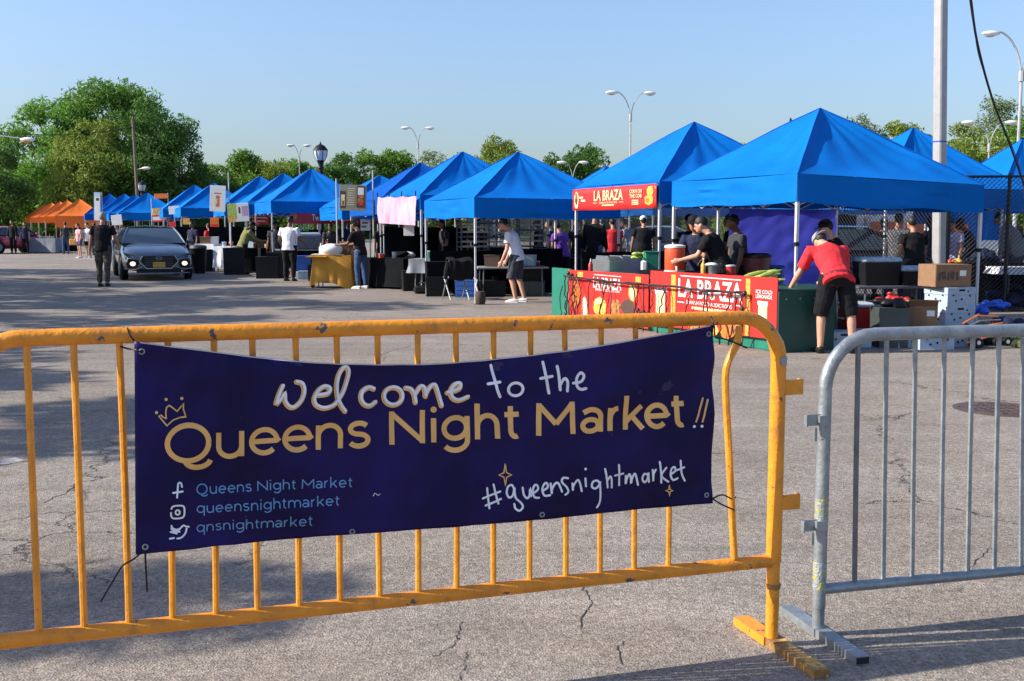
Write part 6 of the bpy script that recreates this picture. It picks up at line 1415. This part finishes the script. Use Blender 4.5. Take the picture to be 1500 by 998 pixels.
    for key, lab in (('D', 'black weight bag at the foot of the pole under the pink banner'),):
        Dn = TENTS[key]; Mx = Matrix.Translation(Dn.location) @ Matrix.Rotation(Dn.rotation_euler[2], 4, 'Z'); p = Mx @ Vector((-1.50, -1.50, 0)); t = thing('weight_bag', lab, 'weight', (p.x, p.y-.1, 0)); build('bag_body', MB().rbox((0, 0, .09), (.34, .26, .18), .05), M['black'], t, True); build('handle', MB().tube([(-.08, 0, .17), (0, 0, .25), (.08, 0, .17)], .015, 6), M['black'], t)
    # dark clutter filling the stalls: drapes hung at the back
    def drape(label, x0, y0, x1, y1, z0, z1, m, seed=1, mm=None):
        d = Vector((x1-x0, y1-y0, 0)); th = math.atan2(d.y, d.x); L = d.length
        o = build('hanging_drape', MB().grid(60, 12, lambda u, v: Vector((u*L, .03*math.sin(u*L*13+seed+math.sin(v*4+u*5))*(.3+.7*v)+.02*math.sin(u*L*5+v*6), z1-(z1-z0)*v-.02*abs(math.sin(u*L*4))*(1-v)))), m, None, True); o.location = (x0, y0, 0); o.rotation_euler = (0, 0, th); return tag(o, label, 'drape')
    A_ = TENTS['A']; Mx = Matrix.Translation(A_.location) @ Matrix.Rotation(A_.rotation_euler[2], 4, 'Z'); a = Mx @ Vector((-.55, 1.46, 0)); b = Mx @ Vector((1.47, 1.46, 0)); L_t = (b-a).length
    o = build('tarp', MB().grid(50, 24, lambda u, v: Vector((u*L_t, .012*noise.noise(Vector((u*3, v*3, 1)))+.020*noise.noise(Vector((u*9+v*5, v*7, 4)))+.012*math.sin(u*3.1), 1.72-1.25*v))), M['tarp'], None, True); o.location = (a.x, a.y, 0); o.rotation_euler = (0, 0, math.atan2(b.y-a.y, b.x-a.x)); tag(o, 'creased purple-blue tarp hung across the back of the nearest tent', 'tarp')

    # the wall of blue cloth behind the fence at the right edge
    drape('blue cloth wall behind the fence left of the right-edge tent', 9.9, 23.9, 10.75, 24.2, 1.15, 2.2, M['blue'], 5)
    drape('blue cloth wall behind the fence right of the thick pole', 8.6, 23.6, 9.9, 23.9, 1.5, 2.2, M['blue'], 6)
    # rear of the left stalls
    F_ = TENTS['F']; Mx = Matrix.Translation(F_.location) @ Matrix.Rotation(F_.rotation_euler[2], 4, 'Z'); a = Mx @ Vector((-1.5, 1.45, 0)); b = Mx @ Vector((1.5, 1.45, 0))
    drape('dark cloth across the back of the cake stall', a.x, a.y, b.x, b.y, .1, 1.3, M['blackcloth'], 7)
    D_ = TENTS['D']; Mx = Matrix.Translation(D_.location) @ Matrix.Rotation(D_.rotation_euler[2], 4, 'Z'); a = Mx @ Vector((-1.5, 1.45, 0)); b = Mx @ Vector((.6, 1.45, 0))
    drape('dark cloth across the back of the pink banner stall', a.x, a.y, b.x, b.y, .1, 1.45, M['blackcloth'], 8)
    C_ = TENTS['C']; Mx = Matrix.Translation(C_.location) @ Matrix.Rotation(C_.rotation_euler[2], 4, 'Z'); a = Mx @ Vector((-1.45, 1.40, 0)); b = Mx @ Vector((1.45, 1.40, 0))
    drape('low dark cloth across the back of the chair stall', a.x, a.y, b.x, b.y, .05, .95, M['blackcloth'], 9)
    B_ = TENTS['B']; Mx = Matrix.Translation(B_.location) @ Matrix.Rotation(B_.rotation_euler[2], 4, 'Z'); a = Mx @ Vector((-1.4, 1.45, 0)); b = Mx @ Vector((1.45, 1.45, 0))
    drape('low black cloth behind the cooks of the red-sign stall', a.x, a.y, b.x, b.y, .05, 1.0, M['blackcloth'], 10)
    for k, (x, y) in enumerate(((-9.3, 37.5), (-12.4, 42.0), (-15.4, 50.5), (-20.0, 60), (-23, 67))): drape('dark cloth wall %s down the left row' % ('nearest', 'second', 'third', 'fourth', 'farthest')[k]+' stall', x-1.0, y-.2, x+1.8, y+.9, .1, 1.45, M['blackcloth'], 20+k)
    # kitchen of the near stall
    t = thing('steam_table', 'stainless steel steam table behind the far red sign', 'steam table', (*gx(914, 18.0), 0), rad(-66.5+90)); build('cabinet', MB().rbox((0, .1, .65), (.78, .6, .52), .01), M['stainless'], t)
    for k in range(3):
        pn = build('food_pan', MB().rbox((-.25+.25*k, .1, .93), (.22, .45, .05), .01), M['stainless'], t); build('pan_lid', MB().box((-.25+.25*k, .12, .962), (.20, .40, .012), ry=.04), M['galv'], pn)
    for sx in (-.35, .35):
        for sy in (-.15, .35): build('leg', MB().tube([(sx, sy, 0), (sx, sy, .4)], .02, 6), M['stainless'], t)
    t = thing('green_bin', 'upright green plastic box beside the steam table', 'box', (*gx(953, 17.2), .60)); build('box_body', MB().rbox((0, 0, .22), (.20, .25, .46), .01), M['green'], t); build('box_rim', MB().rbox((0, 0, .455), (.22, .27, .02), .004), M['green'], t)
    t = thing('white_jug', 'white plastic jug between steam table and green box', 'jug', (*gx(943, 17.1), .60)); build('jug_body', MB().rbox((0, 0, .15), (.09, .12, .34), .02), M['white'], t); build('jug_cap', MB().tube([(0, 0, .32), (0, 0, .36)], .025, 8), M['green'], t)
    t = thing('sauce_bottle', 'red squeeze bottle on the far end of the counter', 'bottle', (*gx(865, 17.0), .74)); build('bottle_body', MB().lathe((0, 0, 0), [(.035, 0), (.037, .12), (.012, .17)], 10), M['redcooler'], t, True); build('nozzle', MB().lathe((0, 0, .17), [(.012, 0), (.003, .05)], 8), M['white'], t, True)
    t = thing('lettuce_bag', 'bag of pale green leaves on the steam table', 'food', (*gx(938, 17.5), .95)); mb = MB()
    for k in range(9): mb.ell((rg.uniform(-.1, .1), rg.uniform(-.08, .08), rg.uniform(0, .07)), (.06, .05, .03), 8, 5)
    build('leaves', mb, M['corn'], t, True)
    t = thing('drink_cooler', 'orange-red drink cooler with a white lid behind the near red sign', 'cooler', (*gx(988, 15.6), .83)); build('cooler_body', MB().lathe((0, 0, 0), [(.13, 0), (.145, .02), (.145, .30), (.14, .32)], 20), M['orangecooler'], t, True)
    build('cooler_lid', MB().lathe((0, 0, .32), [(.15, 0), (.15, .03), (.09, .045)], 20), M['white'], t, True); build('spigot', MB().tube([(0, -.14, .05), (0, -.19, .04), (0, -.19, .0)], .014, 6), M['white'], t, True); build('base_ring', MB().lathe((0, 0, -.03), [(.15, 0), (.15, .03)], 20), M['white'], t, True)
    table('table carrying the drink cooler behind the near red sign', gx(1000, 15.7), CTH, 1.4, .6, .80, M['blackcloth'], .5, 31)
    t = thing('barrel', 'maroon plastic barrel with a dark lid in front of the purple tarp', 'barrel', (*gx(1103, 16.1), 0)); build('barrel_body', MB().lathe((0, 0, 0), [(.20, 0), (.23, .1), (.25, .95), (.24, 1.0)], 20), M['maroon'], t, True); build('barrel_lid', MB().lathe((0, 0, 1.0), [(.26, 0), (.26, .03), (.20, .06), (.05, .065)], 20), M['black'], t, True)
    t = thing('blue_tub', 'dark blue plastic tub right of the maroon barrel', 'tub', (*gx(1130, 16.2), 0)); build('tub_body', MB().rbox((0, 0, .42), (.30, .3, .84), .04), M['blueplastic'], t); build('tub_lid', MB().rbox((0, 0, .86), (.32, .32, .04), .01), M['blueplastic'], t)
    t = thing('grill', 'black grill with tongs and an ash tin behind the near red sign', 'grill', (*gx(1060, 14.9), 0), CTH+.2); build('firebox', MB().rbox((0, 0, .70), (1.15, .5, .18), .02), M['black'], t); build('side_rail', MB().tube([(-.55, -.28, .78), (.55, -.28, .78)], .012, 6), M['galv'], t)
    for sx in (-.5, .5): build('leg', MB().tube([(sx, .1, 0), (sx, .1, .62)], .02, 6), M['black'], t)
    t = thing('pepper_pot', 'ribbed pale pot on the grill behind the near red sign', 'pot', (*gx(1044, 14.7), .80)); build('pot_body', MB().lathe((0, 0, 0), [(.06, 0), (.07, .12), (.075, .13)], 14), M['stainless'], t, True); build('towel', MB().ell((-.02, 0, .14), (.09, .07, .03), 10, 6), M['white'], t, True)
    # corn on the counter end
    t = thing('corn_pile', 'pile of green corn ears on the near end of the counter', 'corn', (3.15, 13.55, .74)); 
    for k in range(16):
        a = rg.uniform(-.25, .25); c = Vector((rg.uniform(-.14, .10), rg.uniform(-.28, .28), .03+.045*(k//6)+rg.uniform(0, .02))); d = Vector((math.cos(a+.3), math.sin(a+.3)*.6, rg.uniform(.05, .35))).normalized()*.15
        build('corn_ear', MB().tube([c-d, c-d*.5, c+d*.3, c+d], [.014, .030, .026, .008], 8), M['corn'], t, True)
    table('dark green work table under the hands of the man in red', (3.62, 13.75), rad(10), .62, .7, .70, M['dkgreen'], .68, 33)
    # right-hand heap: boxes, bins, coolers
    def fruitbox(label, pos, z, rz, w_=.40, d_=.32, h=.235, face=0):
        t = thing('fruit_box', label, 'box', (pos[0], pos[1], z), rz, 'pale fruit cartons'); build('carton', MB().box((0, 0, h*.47), (w_, d_, h*.94)), M['fruitbox'], t); build('carton_lid', MB().rbox((0, 0, h*.80), (w_+.014, d_+.014, h*.38), .003), M['fruitbox'], t)
        for (x, z_) in ((-.30, .5), (.30, .45), (.0, .28), (-.2, .2), (.22, .68)):
            build('vent_hole', MB().tube([(x*w_, -d_/2-.0085, z_*h+.02), (x*w_, -d_/2-.004, z_*h+.02)], .013, 10), M['hole'], t); build('vent_hole', MB().tube([(-w_/2-.0085, x*d_, z_*h+.02), (-w_/2-.004, x*d_, z_*h+.02)], .012, 10), M['hole'], t)
        build('hand_slot', MB().rbox((0, -d_/2-.006, .84*h), (.10, .006, .026), .002), M['hole'], t)
        return t
    Y = 13.75
    for k, lab in enumerate(('bottom carton of the white stack by the right tent pole', 'second carton up in the white stack by the right tent pole', 'top carton of the white stack by the right tent pole')):
        fruitbox(lab, gx(1392, Y), .232*k, rad(18+3*k), .46, .38)
    fruitbox('white carton on the ground left of the stack, behind the grey bars', gx(1330, 13.2), 0, rad(8), .34, .3, .2); fruitbox('white carton on the ground in front of the stack', gx(1367, 13.0), 0, rad(5), .42, .32, .22)
    fruitbox('white carton on the ground in front of the stack, right one', gx(1402, 13.3), 0, rad(12), .30, .3, .2)
    fruitbox('white carton on the ground behind the legs of the man in red', gx(1232, 13.0), 0, rad(6), .36, .3, .21)
    t = thing('cooler', 'pale blue box at the foot of the red cooler', 'box', (*gx(1262, 13.1), 0)); build('box_body', MB().rbox((0, 0, .11), (.22, .22, .22), .01), M['clearblue'], t)
    def carton(label, pos, z, rz, w_, d_, h, flaps=True, lettering=False, tilt=0):
        t = thing('cardboard_box', label, 'box', (pos[0], pos[1], z), rz, 'cardboard boxes'); 
        for nm, c, s in (('side', (0, -d_/2, h/2), (w_, .008, h)), ('side', (0, d_/2, h/2), (w_, .008, h)), ('side', (-w_/2, 0, h/2), (.008, d_-.008, h)), ('side', (w_/2, 0, h/2), (.008, d_-.008, h)), ('bottom', (0, 0, .005), (w_-.01, d_-.01, .008))): build(nm, MB().box(c, s), M['card'], t)
        if flaps:
            build('flap', MB().box((0, -d_/2-.05, h+.03), (w_, .12, .006), rx=-.7), M['card'], t); build('flap', MB().box((-w_/2-.05, 0, h+.02), (.12, d_, .006), ry=-.5), M['card'], t)
        else: build('flap', MB().box((0, 0, h+.003), (w_, d_, .006)), M['card'], t)
        build('paper_label', MB().box((w_*.26, -d_/2-.006, h*.62), (.09, .002, .07)), M['white'], t)
        return t
    c1 = carton('closed cardboard box with dark lettering on top of the white carton stack', gx(1383, Y), .705, rad(14), .50, .36, .27, False)
    for k, (x, w_, sl) in enumerate(((-.20, .035, .15), (-.14, .05, -.2), (-.075, .03, .1), (-.02, .055, .2), (.05, .03, -.1))): build('printed_mark', MB().box((x, -.1865, .13+.01*(k % 2)), (w_, .002, .10), ry=sl), M['fooddark'], c1)
    carton('open cardboard box with raised flaps left of the white carton stack', gx(1352, 13.4), .24, rad(-14), .32, .32, .26); carton('brown cardboard box behind the open one', gx(1335, 13.9), .0, rad(10), .36, .36, .42, False)
    t = thing('bin', 'grey-green bin with a black bag spilling over its rim', 'bin', (*gx(1305, 13.2), 0)); build('bin_body', MB().box((0, 0, .24), (.34, .34, .48), taper=1.08), M['greyplastic'], t)
    mb = MB()
    for k in range(9): mb.ell((rg.uniform(-.15, .15), rg.uniform(-.15, .15), .50+rg.uniform(0, .05)), (.09, .07, .04), 8, 6)
    o = build('bin_bag', mb, M['black'], t, True); mod_fuse(o, .015, 1)
    t = thing('cooler', 'red cooler with a pale lid right of the man in red', 'cooler', (*gx(1254, 13.8), .0), .1); build('cooler_body', MB().rbox((0, 0, .22), (.34, .34, .44), .03), M['redcooler'], t); build('cooler_lid', MB().rbox((0, 0, .47), (.36, .36, .06), .02), M['coolerlid'], t); build('handle', MB().tube([(-.19, -.1, .30), (-.22, 0, .30), (-.19, .1, .30)], .012, 6), M['white'], t)
    table('long folding table behind the man in red carrying two black tubs', gx(1306, 14.6), rad(8), 1.25, .65, .68, None, top='galvdark')
    for lab, px, w_, h, zc in (('larger black tub with a pale lid on the long folding table', 1283, .50, .30, 0), ('lower black tub with a wrapped lid beside the larger one', 1334, .42, .18, 1)):
        t = thing('storage_tub', lab, 'tub', (*gx(px, 14.5), .685), rad(6)); build('tub_body', MB().box((0, 0, h/2), (w_*.88, .38, h), taper=1.12), M['black'], t); build('tub_lid', MB().rbox((0, 0, h+.03), (w_*1.02, .44, .07), .02), M['clearblue'], t)
    def heap(label, cat, pos, z, n, r, s, m, fuse=.012, seed=1, name='heap', flat=.6):
        r_ = random.Random(seed); mb = MB()
        for k in range(n): mb.ell((r_.gauss(0, r*.45), r_.gauss(0, r*.3), abs(r_.gauss(0, r*.25))+s*.4), (s*r_.uniform(.6, 1.3), s*r_.uniform(.5, 1.1), s*flat*r_.uniform(.6, 1.2)), 8, 6, Matrix.Rotation(r_.uniform(0, 3), 3, 'Z') @ Matrix.Rotation(r_.uniform(-.6, .6), 3, 'X'))
        o = build(name, mb, M[m] if isinstance(m, str) else m, None, True); o.location = (pos[0], pos[1], z); mod_fuse(o, fuse, 1); return tag(o, label, cat)
    heap('red plastic bags under the long folding table', 'bags', gx(1313, 13.9), .50, 14, .13, .05, 'redcooler', seed=2, name='plastic_bags')
    heap('bright blue plastic bags beside the right tent pole', 'bags', gx(1437, 14.3), .30, 16, .16, .06, 'bluebag', seed=3, name='plastic_bags'); heap('bright blue plastic bags under the far right table', 'bags', gx(1458, 14.5), .36, 14, .16, .06, 'bluebag', seed=4, name='plastic_bags')
    heap('black bag heap at the foot of the right tent pole', 'bags', gx(1440, 13.4), .0, 18, .34, .10, 'black', .016, 5, 'rubbish_bags', .9); heap('dark grey bundles on the ground at the right edge', 'bags', gx(1484, 13.9), .0, 18, .42, .12, K['navy'], .018, 6, 'bundles', .9)
    t = thing('folded_trolley', 'folded metal trolley lying in the heap right of the white cartons', 'trolley', (*gx(1444, 13.05), .02), .3)
    for k in range(5): build('rail', MB().tube([(-.32+.02*k, -.1+.05*k, .06+.05*k), (.0, -.08+.05*k, .12+.06*k), (.30, -.05+.04*k, .20+.035*k)], .010, 6), M['galv' if k % 2 else 'redorange'], t, True)
    for x in (-.18, .1, .24): w = build('wheel', MB().tube([(x, -.14, .06), (x, -.10, .06)], .055, 14), M['black'], t, True); build('hub', MB().tube([(x, -.145, .06), (x, -.141, .06)], .025, 10), M['white'], w)
    heap('yellow and red flowers on top of the cardboard box', 'flowers', gx(1401, 13.9), .99, 12, .09, .028, 'foodyellow', .010, 7, 'flowers'); heap('red flowers at the left of the yellow ones on the cardboard box', 'flowers', gx(1389, 13.95), .99, 6, .05, .026, 'redcooler', .010, 8, 'flowers')
    heap('navy cloth bundle with green leaves behind the fence post', 'goods', gx(1440, 19.6), .80, 20, .3, .10, K['navy'], .02, 9, 'cloth_bundle')
    table('table with cloth bundles behind the fence post', gx(1436, 19.7), 0, 1.3, .7, .8, M['blackcloth'], .7, 41)
    table('white-edged table behind the fence at the right edge', gx(1500, 19.2), rad(5), 1.2, .8, .74, M['whitecloth'], .12, 42)
    heap('stack of folded navy blankets under the right-edge table', 'blankets', gx(1500, 18.8), .05, 22, .5, .16, K['navy'], .025, 10, 'folded_blankets', .5)
    for k, px in enumerate((1462.5, 1471.5)):
        x, Y_ = gx(px, 21.0); o = build('white_post', MB().box((0, 0, 1.05), (.05, .05, 2.1)), M['alu'], None); o.location = (x, Y_, 0); tag(o, ('left' if k == 0 else 'right')+' one of two white posts close together behind the fence', 'post')
    # verge: raised earth with grass at the right
    vg = MB(); vg.rbox((0, 0, .03), (3.4, 2.6, .12), .05); o = build('grass_verge', vg, mat('verge_soil', (.06, .07, .025), .9, var=.3, scale=6)); o.location = (7.75, 14.0, 0); struct(o)
    rgn = np.random.default_rng(4); n = 9000; x = rgn.uniform(-1.65, 1.65, n); y = rgn.uniform(-1.28, 1.25, n); keep = rgn.uniform(size=n) < .65+.35*np.sin(x*5)*np.cos(y*4); x = x[keep]; y = y[keep]; n = len(x)
    h = rgn.uniform(.03, .09, n); a = rgn.uniform(0, 6.28, n); dx = np.cos(a)*.004; dy = np.sin(a)*.004; tx_ = rgn.normal(0, .02, n); ty_ = rgn.normal(0, .02, n)
    co = np.stack([np.stack([x-dx, y-dy, np.full(n, .088)], 1), np.stack([x+dx, y+dy, np.full(n, .088)], 1), np.stack([x+tx_, y+ty_, .088+h], 1)], 1).reshape(-1, 3)
    me = bpy.data.meshes.new('grass'); me.from_pydata(co.tolist(), [], [(3*i, 3*i+1, 3*i+2) for i in range(n)]); me.materials.append(M['grassblade']); o = bpy.data.objects.new('grass', me); COL.objects.link(o); o.location = (7.75, 14.0, 0); struct(o, 'stuff'); tag(o, 'short green grass on the verge at the right', 'grass')
    # manhole cover
    q = gp(1466, 600); t = thing('manhole_cover', 'round rusty manhole cover set in the asphalt at the right', 'manhole', (q.x, q.y, 0)); build('frame_ring', MB().lathe((0, 0, 0), [(.36, .0), (.36, .006), (.31, .006), (.31, .002)], 40), M['iron'], t); cv = build('cover_plate', MB().lathe((0, 0, 0), [(.305, .001), (.305, .009)], 40), M['iron'], t)
    mb = MB()
    for i in range(-3, 4):
        for j in range(-3, 4):
            if i*i+j*j < 11: mb.box((i*.075, j*.075, .0105), (.045, .045, .005))
    s_ = build('cover_studs', mb, M['iron'], t); s_['kind'] = 'stuff'
    # cracks in the near asphalt, modelled as thin dark seams
    for k, pts in enumerate(([(675, 912), (670, 930), (667, 942), (650, 955), (636, 962)], [(684, 958), (680, 975), (672, 998)], [(853, 862), (862, 876), (864, 890), (852, 905), (849, 925)], [(915, 940), (905, 955), (910, 972)], [(0, 765), (40, 758), (70, 752), (130, 750), (180, 748)], [(60, 738), (95, 722), (120, 706)], [(1310, 614), (1340, 605), (1352, 604)], [(1420, 830), (1440, 815), (1452, 802)], [(0, 610), (60, 606), (130, 604), (200, 600)])):
        rr = random.Random(k); Q = []
        base = smooth_path([gp(*p) for p in pts], 5)
        for i, p in enumerate(base):
            s = .5*math.dist(p, EYE)/F*3; Q.append((p.x+rr.uniform(-1, 1)*s*2.2, p.y+rr.uniform(-1, 1)*s*4))
        vs, fs = ribbon(Q, max(.0035, 1.1*math.dist(base[0], EYE)/F)*1.0, False); vs = [(v[0]+rr.uniform(-.0015, .0015), v[1], .0022) for v in vs]
        o = build('asphalt_crack', MB().add(vs, fs), M['asphaltcrack']); struct(o)
things()
